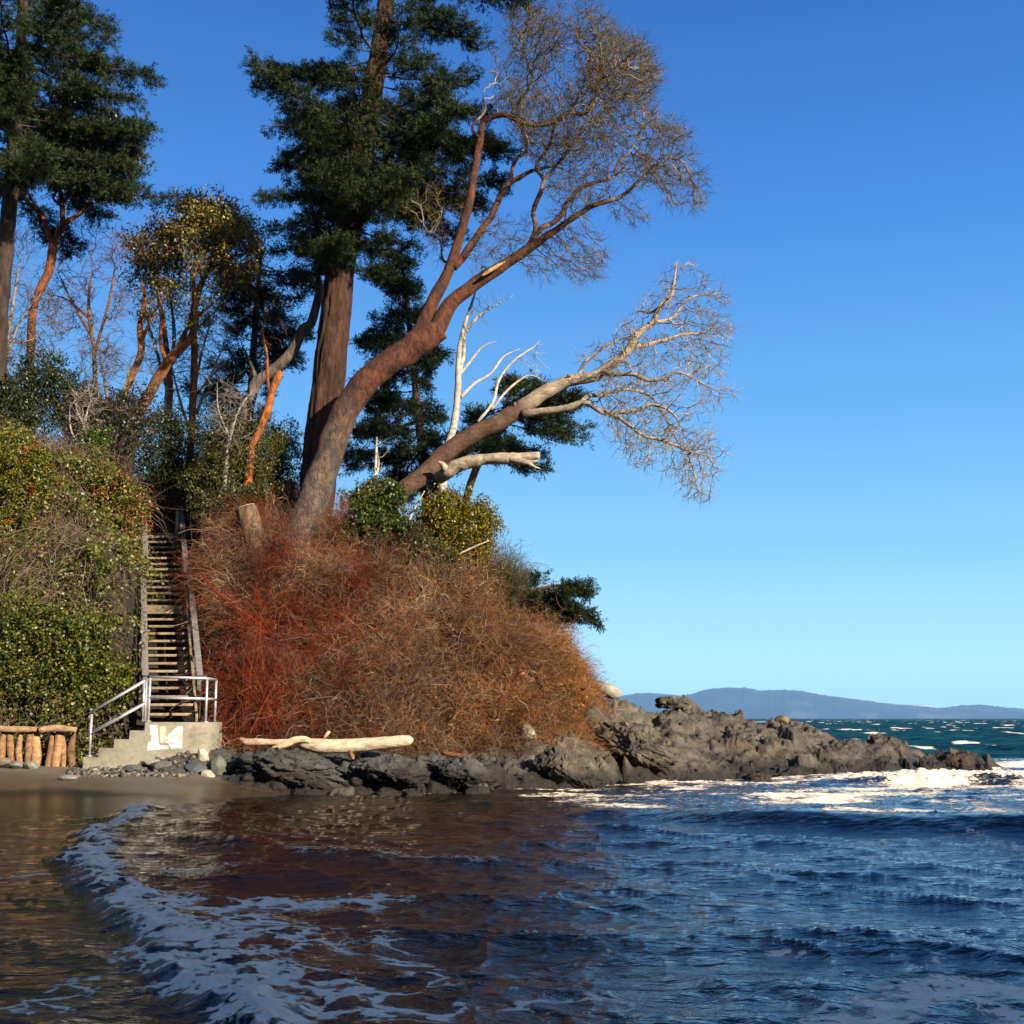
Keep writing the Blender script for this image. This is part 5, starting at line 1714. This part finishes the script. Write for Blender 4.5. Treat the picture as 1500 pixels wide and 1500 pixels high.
for lb, limbs, poly, na, th, tn, d in BARE_L:
    bare_tree('bare_tree', lb, limbs, d, [(poly, 1, 0, 1.4)], int(na * 2.3), th, tn, group='leafless trees on the left bank', jit=0.35, bias=(0, 0, 0.15), di=2.2, tip=0.0074)
bare_tree('dead_pole', 'thin pale dead stem standing behind the ivy-clad base of the dead tree', [[(548, 735, 2.5), (550, 690, 2.4), (552, 640, 2)], [(550, 700, 1.6), (555, 680, 1.4), (554, 665, .8)]],
          37.0, [([(545, 690), (556, 650), (560, 690)], 1, 0, .2)], 8, SILV, SILV, ls=0.6)
log('fallen_pole', [(588, 792, 33.6, 1.6), (605, 750, 33.9, 1.5), (622, 719, 34.1, 1.1)], 'slim bleached pole leaning up from the brush to the dead trunk', (0.5, 0.45, 0.36), 8, seed=12)
log('fallen_pole', [(672, 812, 33.0, 1.2), (690, 803, 33.0, 1.4), (716, 792, 33.0, 1.0)], 'short bleached stick lying on the brush below the yellow-green bush', (0.5, 0.45, 0.36), 8, seed=13)

# stump
_d = surf_d(384, 822)
S = limb_pts([(402, 905, 21), (392, 860, 19.5), (378, 805, 17.5), (366, 765, 16.5), (359, 744, 16)], _d, 0.08)
root = thing('tree_stump', S[0, :3], 'leaning sawn-off stump with a pale top in the red brush', 'stump')
g = Geo()
tube(g, S[:, :3], S[:, 3], 24, np.array((0.25, 0.165, 0.11)) * (1 + 0.3 * fbm(S[:, :3] * 3, 2, 4))[:, None], 0.12, 3, 6)
g.build('trunk', M['bark'], root, smooth=True)
g = Geo()
top = S[-1, :3]
ax = unit(S[-1, :3] - S[-4, :3])
tube(g, np.array([top - ax * 0.03, top + ax * 0.012]), S[-1, 3] * 0.99, 24, (0.52, 0.42, 0.28), 0.05, 3, 6)
g.build('sawn_top', M['dead_wood'], root)

# ------------------------------------------------------------------ shrubs
def shrub(name, label, blobs, d, n, pal, size=(0.06, 0.11), w=0.05, twigs=60, cat='shrub', group=None, mat='leaf', twt=(0.14, 0.10, 0.07), berries=0, up=0.4, shell=0.8, narrow=False):
    """leafy bush: leaves spread through several lumps (px, py, rx, ry[, depth offset])."""
    n = int(n * 1.7)
    cs, rs = [], []
    for b in blobs:
        dd_ = d + (b[4] if len(b) > 4 else 0)
        cs.append(P(b[0], b[1], dd_))
        rs.append([b[2] * dd_ / F, b[2] * dd_ / F * 0.75, b[3] * dd_ / F])
    cs, rs = np.array(cs), np.array(rs)
    low = cs[np.argmin(cs[:, 2] - rs[:, 2])].copy()
    low[2] = min(min(cs[:, 2] - rs[:, 2]), ground_z(low[0], low[1]))
    root = thing(name, low, label, cat, group)
    wgt = rs[:, 0] * rs[:, 2]
    k = R.choice(len(cs), n, p=wgt / wgt.sum())
    dr = rand_unit(n)
    rad = 1 - shell * R.random(n) ** 1.6
    q = cs[k] + dr * rs[k] * rad[:, None]
    nz_ = fbm(q * 1.6, 3, 19)
    q = q + dr * rs[k] * (0.9 * nz_ + 0.35 * fbm(q * 4.5, 2, 23))[:, None]
    clump = fbm(q * 3.0, 2, 29)
    keep = clump > -0.36 + 0.2 * R.normal(size=n)
    q, dr, clump = q[keep], dr[keep], clump[keep]
    # long shoots that leave the mass
    ns_ = max(12, n // 160)
    k2 = R.choice(len(cs), ns_, p=wgt / wgt.sum())
    sd_ = unit(rand_unit(ns_) + [0, -0.2, 0.45])
    s0 = cs[k2] + sd_ * rs[k2] * 0.75
    j2 = np.repeat(np.arange(ns_), 26)
    f2 = R.random(len(j2))[:, None]
    ln2 = R.uniform(0.25, 0.7, (ns_, 1))
    q = np.vstack([q, s0[j2] + sd_[j2] * f2 * ln2[j2] + R.normal(size=(len(j2), 3)) * 0.045 + np.array([0, 0, -0.15]) * f2 ** 2])
    dr = np.vstack([dr, sd_[j2]])
    g = Geo()
    dv = unit(R.normal(size=(len(q), 3)) + dr * 0.6 + [0, 0, up])
    nv = unit(R.normal(size=(len(q), 3)) * 0.8 + dr * 0.7 + [0, 0, 0.4])
    blades(g, q, dv, nv, R.uniform(*size, len(q)), w, pick(pal, len(q), 0.28))
    g.build('foliage', M[mat], root)
    g = Geo()
    k = R.choice(len(cs), twigs, p=wgt / wgt.sum())
    tip = cs[k] + rand_unit(twigs) * rs[k] * R.uniform(0.6, 1.15, (twigs, 1))
    st = low + R.normal(size=(twigs, 3)) * 0.12
    s = np.linspace(0, 1, 6)[None, :, None]
    mid = (st + tip) / 2 + R.normal(size=(twigs, 3)) * 0.2
    c = st[:, None] * (1 - s) ** 2 + 2 * mid[:, None] * s * (1 - s) + tip[:, None] * s ** 2
    strands(g, c, np.tile(np.linspace(0.018, 0.004, 6), (twigs, 1)), pick([twt], twigs))
    g.build('stems', M['twig'], root)
    if berries:
        k = R.integers(0, max(1, berries // 7), berries)
        cc = q[R.choice(len(q), max(1, berries // 7))]
        bp_ = cc[k] + R.normal(size=(berries, 3)) * 0.07 + [0.05, -0.1, 0.02]
        oc = np.array([[1, 0, 0], [-1, 0, 0], [0, 1, 0], [0, -1, 0], [0, 0, 1], [0, 0, -1]], float) * 0.026
        V_ = (bp_[:, None] + oc[None]).reshape(-1, 3)
        tr = np.array([[0, 2, 4], [2, 1, 4], [1, 3, 4], [3, 0, 4], [2, 0, 5], [1, 2, 5], [3, 1, 5], [0, 3, 5]])
        g = Geo()
        g.add(V_, tris=(np.arange(berries)[:, None, None] * 6 + tr[None]).reshape(-1, 3), tint=np.repeat(pick([(0.60, 0.085, 0.012), (0.50, 0.045, 0.010)], berries, 0.15), 6, 0))
        tag(g.build('berries', M['leaf'], root), kind='stuff')
    return root


HOLLY = [(0.035, 0.052, 0.018), (0.05, 0.068, 0.02), (0.026, 0.038, 0.016), (0.07, 0.078, 0.02)]
IVY = [(0.085, 0.115, 0.018), (0.06, 0.085, 0.016), (0.13, 0.155, 0.022), (0.045, 0.065, 0.015), (0.18, 0.18, 0.025)]
YEL = [(0.25, 0.22, 0.02), (0.16, 0.16, 0.02), (0.34, 0.27, 0.025), (0.09, 0.11, 0.018), (0.30, 0.17, 0.02)]
OLV = [(0.095, 0.10, 0.022), (0.13, 0.125, 0.026), (0.07, 0.078, 0.02), (0.17, 0.15, 0.035)]
shrub('evergreen_shrub', 'dark glossy evergreen shrub at the foot of the forked arbutus', [(60, 560, 50, 45), (20, 590, 40, 40), (100, 590, 40, 40, .5)], 35.6, 9000, HOLLY, twigs=80)
shrub('evergreen_shrub', 'dark bluish evergreen shrub at the left edge above the berry bush', [(-10, 600, 60, 60), (40, 620, 45, 35)], 35.0, 5000, HOLLY)
shrub('evergreen_shrub', 'dark green shrub between the bleached sapling and the stair gully', [(150, 640, 50, 50), (190, 610, 45, 45, .6), (120, 620, 40, 45)], 35.8, 9000, [(0.05, 0.055, 0.02), (0.035, 0.042, 0.018), (0.07, 0.06, 0.025), (0.06, 0.035, 0.02)], twigs=140)
shrub('evergreen_shrub', 'bright green leafy shrub just above the orange berry bush', [(140, 660, 25, 28), (128, 690, 22, 25)], 34.2, 2600, [(0.085, 0.13, 0.02), (0.06, 0.10, 0.02), (0.11, 0.15, 0.03)])
shrub('evergreen_shrub', 'blackish holly-like shrub straight above the wooden stairs', [(250, 630, 48, 36), (225, 680, 40, 40), (270, 690, 45, 45)], 38.8, 9500, HOLLY, twigs=80)
shrub('evergreen_shrub', 'dark shrub hanging over the stair head', [(240, 730, 55, 28), (285, 735, 45, 30), (205, 735, 30, 35)], 40.6, 6000, [(0.03, 0.035, 0.015), (0.045, 0.04, 0.02), (0.06, 0.035, 0.02)], twigs=90)
shrub('evergreen_shrub', 'broad olive evergreen shrub left of the big trunks', [(360, 680, 60, 55), (410, 690, 45, 50), (320, 700, 45, 50)], 36.4, 14000, OLV, size=(0.07, 0.13), w=0.035, twigs=100)
shrub('evergreen_shrub', 'dark feathery evergreen shrub under the crooked grey trunk', [(320, 640, 45, 30), (370, 640, 40, 30), (410, 650, 30, 30)], 37.6, 7000, OLV + HOLLY, size=(0.08, 0.15), w=0.03)
shrub('evergreen_shrub', 'olive shrub filling in right below the broad evergreen shrub', [(400, 735, 45, 25), (350, 730, 45, 20), (310, 740, 30, 20)], 35.4, 6000, [(0.08, 0.09, 0.022), (0.12, 0.11, 0.03), (0.05, 0.06, 0.02)], size=(0.06, 0.12), w=0.035)
shrub('yellow_green_bush', 'rounded yellow-green bush on the edge of the bank right of the dead tree', [(672, 760, 44, 42), (700, 790, 32, 40), (640, 770, 34, 45), (668, 810, 40, 28), (705, 760, 20, 22)], 34.4, 16000, YEL, size=(0.05, 0.095), w=0.045, twigs=60)
shrub('evergreen_shrub', 'dark green undershrub left of the yellow-green bush', [(605, 800, 30, 30), (570, 805, 25, 25), (640, 825, 30, 22)], 33.6, 5000, [(0.05, 0.065, 0.018), (0.08, 0.09, 0.02), (0.035, 0.05, 0.018)])
shrub('ivy_clump', 'leafy ivy climbing the base of the dead leaning tree', [(560, 750, 24, 24), (540, 770, 28, 26), (580, 728, 16, 16), (520, 785, 20, 18), (565, 775, 22, 22)], 33.7, 8000, [(0.075, 0.11, 0.02), (0.05, 0.075, 0.018), (0.12, 0.15, 0.028)], size=(0.06, 0.1), w=0.07, cat='ivy')
shrub('evergreen_shrub', 'low olive shrub between the thick fir trunk and the ivy', [(525, 735, 28, 22), (550, 715, 20, 12)], 36.8, 3000, OLV)
shrub('berry_bush', 'green bush dotted with orange berries at the left edge of the bank', [(10, 690, 45, 50), (40, 720, 40, 45), (15, 770, 45, 45), (55, 680, 22, 28)], 31.9, 13000, [(0.12, 0.14, 0.022), (0.19, 0.19, 0.028), (0.08, 0.10, 0.02), (0.24, 0.21, 0.035)], size=(0.05, 0.09), berries=420)
shrub('berry_bush', 'berry bush heavy with orange berries beside the top of the stairs', [(155, 715, 30, 32), (180, 740, 28, 35), (190, 775, 20, 28), (140, 735, 25, 25)], 33.2, 8000, [(0.15, 0.14, 0.03), (0.20, 0.17, 0.035), (0.10, 0.105, 0.025)], size=(0.05, 0.08), berries=950)
shrub('ivy_clump', 'thick dark green ivy mound above the driftwood wall', [(60, 985, 70, 55), (130, 1000, 50, 50), (10, 1010, 50, 50), (100, 940, 50, 45), (40, 930, 50, 40), (160, 1010, 28, 35)], 29.9, 17000, [(0.09, 0.115, 0.018), (0.06, 0.08, 0.016), (0.15, 0.165, 0.024), (0.04, 0.055, 0.014), (0.20, 0.19, 0.03)], size=(0.06, 0.10), w=0.07, cat='ivy')

# broom: thin green rods
def rod_bush(name, label, base, d, n, tips, tint, r=0.006, cat='shrub', spread=0.15, mat='twig', group=None):
    d = surf_d(*base)
    b = P(*base, d)
    root = thing(name, b, label, cat, group)
    st = b + R.normal(size=(n, 3)) * [spread, spread, 0.05]
    tp = poly_points(tips, n, d, 0.8)
    s = np.linspace(0, 1, 7)[None, :, None]
    mid = (st + tp) / 2 + R.normal(size=(n, 3)) * 0.12 + [0, 0, 0.10]
    c = st[:, None] * (1 - s) ** 2 + 2 * mid[:, None] * s * (1 - s) + tp[:, None] * s ** 2
    c = c + np.cumsum(R.normal(size=c.shape) * 0.015, 1)
    g = Geo()
    strands(g, c, np.tile(np.linspace(r * 1.4, r * 0.5, 7), (n, 1)), pick(tint, n))
    # side twigs
    k = R.integers(0, n, n * 3)
    j = R.integers(2, 7, n * 3)
    p0 = c[k, j]
    dv = unit(c[k, j] - c[k, j - 1] + R.normal(size=(n * 3, 3)) * 0.5)
    L = R.uniform(0.1, 0.4, (n * 3, 1))
    cc = p0[:, None] + dv[:, None] * (np.linspace(0, 1, 4)[None, :, None] * L[:, None]) + np.cumsum(R.normal(size=(n * 3, 4, 3)) * 0.012, 1)
    strands(g, cc, np.tile(np.linspace(r * 0.8, r * 0.4, 4), (n * 3, 1)), pick(tint, n * 3))
    g.build('stems', M[mat], root)
    return root


rod_bush('broom_bush', 'wispy green broom bush on the skyline right of the yellow-green bush', (735, 905), 34.6, 420, [(715, 830), (735, 790), (765, 805), (785, 830), (790, 880), (740, 880)], [(0.05, 0.07, 0.03), (0.07, 0.085, 0.03), (0.09, 0.08, 0.04)], r=0.006)
RED = [(0.16, 0.036, 0.024), (0.20, 0.055, 0.034), (0.12, 0.035, 0.025)]
rod_bush('red_stemmed_shrub', 'tall red-stemmed shrub in front of the big arbutus trunk', (412, 870), 31.6, 45, [(395, 840), (400, 760), (425, 745), (440, 780), (430, 850)], RED, r=0.008)
rod_bush('red_stemmed_shrub', 'fan of red stems in the middle of the bank', (520, 880), 31.7, 70, [(485, 860), (500, 800), (535, 800), (560, 830), (545, 870)], RED + [(0.3, 0.10, 0.08)], r=0.007)
rod_bush('red_stemmed_shrub', 'large dark red dogwood at the foot of the bank beside the landing', (380, 1070), 29.6, 200, [(310, 1000), (325, 920), (380, 880), (440, 930), (460, 1010), (430, 1060), (320, 1050)], RED, r=0.007, spread=0.5)
rod_bush('red_stemmed_shrub', 'small red shrub at the foot of the bank above the long driftwood log', (540, 1075), 30.0, 70, [(515, 1065), (520, 1040), (550, 1030), (565, 1050), (555, 1070)], RED, r=0.006)
rod_bush('red_stemmed_shrub', 'red shrub low in the bank above the middle of the log', (525, 1010), 30.8, 80, [(500, 1000), (505, 960), (535, 950), (555, 985), (545, 1005)], RED, r=0.007, spread=0.25)
# a long arching red cane
log('red_cane', [(297, 842, 30.9, 1.4), (312, 862, 30.6, 1.3), (340, 886, 30.4, 1.2), (372, 908, 30.3, 1.0), (395, 930, 30.3, .7)], 'single long red cane arching down beside the stairs', (0.30, 0.03, 0.022), 6, cat='cane', seed=15)

# ------------------------------------------------------------------ ground cover on the two banks
def bank_points(n, t0, t1, d0, d1, off=0.0):
    t = R.uniform(t0, t1, n)
    y = R.uniform(0, 1, n)
    toe = np.interp(t, [-400, 120, 200, 300, 450, 650, 800, 880, 1000], [29.4, 29.4, 29.6, 29.4, 29.8, 30.4, 31.2, 32.5, 34])
    y = toe + d0 + (d1 - d0) * y
    x = (t - 750) / F * y
    k = np.clip((y - ST_BL[1]) / (ST_TL[1] - ST_BL[1]), 0, 1)
    xl = ST_BL[0] + (ST_TL[0] - ST_BL[0]) * k - 0.55
    xr = ST_BR[0] + (ST_TR[0] - ST_BR[0]) * k + 0.7
    m = ~((x > xl) & (x < xr) & (y < 39.6))
    x, y = x[m], y[m]
    z = hill_h(x, y)
    nn = hill_n(x, y)
    p = np.stack([x, y, z], 1)
    return p + nn * off, nn, T_(x, y)


def twig_cover(g, p, nn, L, r, tint, lean=0.7, grav=0.35, K=6, wig=0.05):
    n = len(p)
    d = unit(nn * 0.75 + [0, 0, 0.35] + R.normal(size=(n, 3)) * lean)
    s = np.linspace(0, 1, K)[None, :, None]
    L = np.asarray(L)[:, None, None]
    bend = R.normal(size=(n, 1, 3)) * 0.25
    c = p[:, None] + d[:, None] * s * L + (bend + np.array([0, 0, -grav])) * (s * s) * L + np.cumsum(R.normal(size=(n, K, 3)) * wig, 1) * L * 0.6
    strands(g, c, np.linspace(1.0, 0.45, K)[None] * np.asarray(r)[:, None], tint)
    return c


# right bank: brown bramble mass, red stems, orange bracken, pale grass
p, nn, t = bank_points(44000, 302, 900, -0.5, 5.6)
pxs, pys = proj(p)
hol = np.exp(-((pxs - 792) / 30) ** 2 - ((pys - 1045) / 45) ** 2) + np.exp(-((pxs - 650) / 22) ** 2 - ((pys - 1010) / 25) ** 2) + np.exp(-((pxs - 318) / 16) ** 2 - ((pys - 980) / 90) ** 2)
m = R.random(len(p)) < (0.25 + 0.75 * sstep(-0.40, 0.0, fbm(p * 1.6, 3, 103))) * (1 - 0.85 * np.minimum(hol, 1))
p = p + nn * (np.maximum(fbm(p * 1.25, 3, 109), -0.25) + 0.25)[:, None] * np.interp(t, [300, 700, 790, 860], [0.9, 0.9, 0.45, 0.05])[:, None]
p, nn, t = p[m], nn[m], t[m]
pxs, pys = proj(p)
zone = fbm(p * 0.55, 3, 101)
brown = np.array([[0.17, 0.085, 0.045], [0.11, 0.062, 0.04], [0.24, 0.14, 0.08], [0.21, 0.085, 0.04], [0.36, 0.26, 0.16], [0.15, 0.10, 0.08]])
redc = np.array([[0.20, 0.045, 0.025], [0.24, 0.065, 0.03], [0.14, 0.04, 0.025]])
rust_c = np.array([[0.28, 0.13, 0.055], [0.32, 0.18, 0.08], [0.21, 0.09, 0.04]])
tb, tr_, tu = pick(brown, len(p)), pick(redc, len(p)), pick(rust_c, len(p))
wr = sstep(600, 400, pxs + zone * 160) * sstep(-0.15, 0.2, fbm(p * 0.8, 3, 117)) * 0.8 + 0.05
wu = sstep(660, 820, pxs + zone * 120) * 0.5 + 0.05
u = R.random(len(p))
tint = np.where((u < wr)[:, None], tr_, np.where((u > 1 - wu)[:, None], tu, tb))
g = Geo()
zl = fbm(p * 1.1, 2, 105)
tint = np.clip(tint * (1.1 + 0.9 * fbm(p * 0.9, 3, 107) + 0.5 * zl)[:, None], 0.01, 0.8)
cc = twig_cover(g, p, nn, R.uniform(0.35, 1.1, len(p)) * (1 + 0.7 * zl) * np.interp(t, [296, 330, 760, 880], [0.5, 1, 0.85, 0.45]), R.uniform(0.0025, 0.0065, len(p)), tint, wig=0.08)
ns_ = 95000
k = R.integers(0, len(p), ns_)
j = R.integers(2, 6, ns_)
p0 = cc[k, j]
dv = unit(unit(cc[k, j] - cc[k, j - 1]) + R.normal(size=(ns_, 3)) * 0.75)
ln = R.uniform(0.10, 0.36, (ns_, 1, 1))
c4 = p0[:, None] + dv[:, None] * np.linspace(0, 1, 4)[None, :, None] * ln + np.cumsum(R.normal(size=(ns_, 4, 3)) * 0.10, 1) * ln * np.linspace(0, 1, 4)[None, :, None]
strands(g, c4, np.tile(np.linspace(0.0038, 0.002, 4), (ns_, 1)), np.clip(tint[k] * R.uniform(0.7, 1.35, (ns_, 1)), 0.01, 0.8))
tag(g.build('bramble_thicket', M['twig']), 'dense leafless reddish brown brush covering the bank right of the stairs', 'brush', kind='stuff')
# dry leaves caught in the brush
p, nn, t = bank_points(34000, 298, 890, -0.4, 5.2)
pxs, pys = proj(p)
p = p + nn * (R.random((len(p), 1)) ** 1.3 * 0.55) * np.interp(t, [300, 760, 880], [1, 0.9, 0.4])[:, None]
zone = fbm(p * 0.7, 3, 121)
c1 = pick([(0.20, 0.10, 0.05), (0.15, 0.085, 0.05), (0.24, 0.15, 0.08), (0.10, 0.05, 0.03)], len(p))
c2 = pick([(0.10, 0.11, 0.03), (0.16, 0.15, 0.05), (0.14, 0.09, 0.03)], len(p))
tint = np.where((R.random(len(p)) < 0.05 + 0.35 * sstep(0.2, 0.5, zone))[:, None], c2, c1)
g = Geo()
blades(g, p, rand_unit(len(p)), rand_unit(len(p)), R.uniform(0.04, 0.10, len(p)), 0.022, tint)
tag(g.build('dry_leaves', M['leaf']), 'withered leaves caught all through the brown brush', 'leaves', kind='stuff')
# bracken
p, nn, t = bank_points(2600, 640, 895, -0.2, 4.4)
zone = fbm(p * 0.9, 3, 131)
m = R.random(len(p)) < 0.25 + 0.7 * sstep(-0.05, 0.25, zone)
p, nn, t = p[m], nn[m], t[m]
g = Geo()
c = twig_cover(g, p, nn, R.uniform(0.4, 0.8, len(p)) * np.interp(t, [600, 800, 890], [1, 0.9, 0.5]), np.full(len(p), 0.005), pick(rust_c, len(p)), 0.6, 0.7)
nb = 16
k = np.repeat(np.arange(len(p)), nb)
j = R.integers(2, 6, len(k))
q = c[k, j] + R.normal(size=(len(k), 3)) * 0.02
dv = unit(c[k, j] - c[k, j - 1])
sdv = unit(np.cross(dv, [0, 0, 1])) * R.choice([-1, 1], len(k))[:, None]
blades(g, q, unit(sdv + dv * 0.5 + R.normal(size=q.shape) * 0.35 + [0, 0, -0.3]), rand_unit(len(k)), R.uniform(0.08, 0.20, len(k)), 0.04, pick([(0.30, 0.13, 0.045), (0.24, 0.10, 0.04), (0.36, 0.18, 0.07)], len(k)))
tag(g.build('bracken', M['leaf']), 'orange-brown dead bracken on the right shoulder of the bank', 'ferns', kind='stuff')
# dry grass on the right slope and at the foot
p1 = bank_points(8500, 690, 905, -0.6, 3.8)
p2 = bank_points(3200, 560, 860, -0.7, 0.5)
p, nn = np.vstack([p1[0], p2[0]]), np.vstack([p1[1], p2[1]])
g = Geo()
twig_cover(g, p, nn, R.uniform(0.25, 0.6, len(p)), R.uniform(0.003, 0.006, len(p)), pick([(0.42, 0.27, 0.09), (0.34, 0.22, 0.08), (0.36, 0.19, 0.06), (0.20, 0.16, 0.06)], len(p)), 0.3, 0.85, wig=0.03)
tag(g.build('dry_grass', M['twig']), 'tawny grass hanging down the right end of the bank', 'grass', kind='stuff')
# pale dead canes over the brush
p, nn, t = bank_points(1500, 312, 800, -0.3, 5.0, 0.15)
g = Geo()
twig_cover(g, p, nn, R.uniform(0.6, 1.5, len(p)), R.uniform(0.004, 0.009, len(p)), pick([(0.40, 0.33, 0.26), (0.33, 0.24, 0.18), (0.34, 0.14, 0.10)], len(p)), 0.8, 0.5, K=8, wig=0.06)
tag(g.build('dead_canes', M['twig']), 'pale dead canes arching out of the brown brush', 'canes', kind='stuff')

# left bank: ivy leaves over everything, tan dead stems on top
p, nn, t = bank_points(62000, -120, 212, -0.3, 5.4)
zone = fbm(p * 0.55, 3, 141)
pxs, pys = proj(p)
dry = sstep(0.02, 0.30, zone + 0.25 * sstep(960, 860, pys) * sstep(690, 800, pys) - 0.15)
m = R.random(len(p)) > dry * 0.75
p, nn = p[m], nn[m]
lumps = np.maximum(fbm(p * 1.5, 3, 151), -0.2) + 0.2
p = p + nn * (R.random((len(p), 1)) * 0.25 + lumps[:, None] * 1.1)
zone2 = fbm(p * 0.8, 2, 161)
c1, c2 = pick(IVY, len(p), 0.3), pick([(0.21, 0.20, 0.035), (0.15, 0.15, 0.03), (0.26, 0.22, 0.05)], len(p), 0.3)
tint = np.where((R.random(len(p)) < 0.2 + 0.5 * sstep(0.0, 0.4, zone2))[:, None], c2, c1)
g = Geo()
blades(g, p, unit(R.normal(size=p.shape) + nn * 0.3), unit(nn + R.normal(size=p.shape) * 0.6), R.uniform(0.055, 0.11, len(p)), R.uniform(0.04, 0.08, len(p)), tint)
tag(g.build('ivy', M['leaf']), 'glossy ivy spreading over the bank left of the stairs', 'ivy', kind='stuff')
p, nn, t = bank_points(9000, -120, 178, -0.2, 5.4, 0.25)
zone = fbm(p * 0.55, 3, 141)
pxs, pys = proj(p)
m = R.random(len(p)) < 0.18 + 0.8 * sstep(-0.05, 0.3, zone + 0.15 * sstep(960, 860, pys))
p, nn = p[m], nn[m]
g = Geo()
twig_cover(g, p, nn, R.uniform(0.5, 1.3, len(p)), R.uniform(0.004, 0.008, len(p)), pick([(0.30, 0.22, 0.15), (0.24, 0.17, 0.11), (0.36, 0.28, 0.19), (0.20, 0.11, 0.07)], len(p)), 0.7, 0.8, K=7, wig=0.06)
tag(g.build('dead_stems', M['twig']), 'tangled tan dead stems hanging over the ivy bank', 'brush', kind='stuff')
# undergrowth on top of the banks, among the trunks
p, nn, t = bank_points(9000, -120, 720, 4.8, 11)
g = Geo()
twig_cover(g, p, nn, R.uniform(0.4, 1.2, len(p)), R.uniform(0.004, 0.008, len(p)), pick([(0.14, 0.085, 0.06), (0.10, 0.07, 0.05), (0.16, 0.06, 0.05), (0.06, 0.07, 0.03)], len(p)), 0.5, 0.2)
tag(g.build('undergrowth', M['twig']), 'dark brush between the tree trunks on top of the bank', 'brush', kind='stuff')

# ------------------------------------------------------------------ air between here and the far hills
m, nt, out = new_mat('haze')
pv = nd(nt, 'VolumePrincipled')
pv.inputs['Color'].default_value = (0.26, 0.56, 1.0, 1)
pv.inputs['Density'].default_value = 0.00006
pv.inputs['Anisotropy'].default_value = 0.0
nt.links.new(pv.outputs[0], out.inputs['Volume'])
g = Geo().box((0, 6900, 148), (16000, 14200, 310))
hz = g.build('haze', m)
tag(hz, 'thin blue sea haze', 'haze', kind='stuff')

# ------------------------------------------------------------------ light, sky, camera
EL, AZ = math.radians(21), math.radians(42)
sdir = Vector((math.sin(AZ) * math.cos(EL), -math.cos(AZ) * math.cos(EL), math.sin(EL)))
sun = bpy.data.lights.new('sun', 'SUN')
sun.energy = 5.0
sun.angle = math.radians(0.5)
sun.color = (1.0, 0.89, 0.74)
so = bpy.data.objects.new('sun', sun)
so.rotation_euler = sdir.to_track_quat('Z', 'Y').to_euler()
so.location = (30, -30, 40)
COL.objects.link(so)

w = bpy.data.worlds.new('World')
scene.world = w
w.use_nodes = True
nt = w.node_tree
nt.nodes.clear()
out = nt.nodes.new('ShaderNodeOutputWorld')
bg = nt.nodes.new('ShaderNodeBackground')
sky = nt.nodes.new('ShaderNodeTexSky')
sky.sky_type = 'NISHITA'
sky.sun_disc = False
sky.sun_elevation = EL
sky.sun_rotation = math.atan2(sdir.x, sdir.y)
sky.air_density = 1.0
sky.dust_density = 1.0
sky.ozone_density = 1.6
tc = nt.nodes.new('ShaderNodeTexCoord')
sep = nt.nodes.new('ShaderNodeSeparateXYZ')
nt.links.new(tc.outputs['Generated'], sep.inputs[0])
SKYS = 0.06
clear = ramp(nt, [(0.0, (0.52, 0.86, 0.98)), (0.056, (0.37, 0.72, 0.95)), (0.134, (0.205, 0.525, 0.86)), (0.239, (0.112, 0.370, 0.77)), (0.386, (0.042, 0.212, 0.635)), (0.516, (0.021, 0.132, 0.46)), (1.0, (0.010, 0.073, 0.31))], sep.outputs[2])
gain = nt.nodes.new('ShaderNodeVectorMath')
gain.operation = 'SCALE'
gain.inputs['Scale'].default_value = 0.44 / SKYS
nt.links.new(clear.outputs['Color'], gain.inputs[0])
dot = nt.nodes.new('ShaderNodeVectorMath')
dot.operation = 'DOT_PRODUCT'
dot.inputs[1].default_value = sdir
nt.links.new(tc.outputs['Generated'], dot.inputs[0])
side = nt.nodes.new('ShaderNodeMapRange')
side.inputs['From Min'].default_value = 0.15
side.inputs['From Max'].default_value = 0.85
side.inputs['To Min'].default_value = 0.92
side.inputs['To Max'].default_value = 0.0
nt.links.new(dot.outputs['Value'], side.inputs['Value'])
skymix = mixc(nt, sky.outputs[0], gain.outputs[0], side.outputs[0])
nt.links.new(skymix, bg.inputs['Color'])
bg.inputs['Strength'].default_value = SKYS
nt.links.new(bg.outputs[0], out.inputs['Surface'])

cam = bpy.data.cameras.new('camera')
cam.sensor_width = 36
cam.lens = 36 * F / 1500
cam.clip_start = 0.1
cam.clip_end = 40000
co = bpy.data.objects.new('camera', cam)
co.location = (0, 0, CAMZ)
co.rotation_euler = (math.pi / 2 + PITCH, 0, 0)
COL.objects.link(co)
scene.camera = co

scene.view_settings.view_transform = 'Standard'
scene.view_settings.look = 'None'
scene.view_settings.exposure = 1.5
scene.view_settings.gamma = 1.0
scene.render.engine = 'CYCLES'
scene.cycles.max_bounces = 6
scene.cycles.diffuse_bounces = 2
scene.cycles.glossy_bounces = 3
scene.cycles.transmission_bounces = 2
scene.cycles.volume_bounces = 0
scene.cycles.transparent_max_bounces = 4
scene.cycles.use_denoising = True
scene.cycles.caustics_reflective = False
scene.cycles.caustics_refractive = False
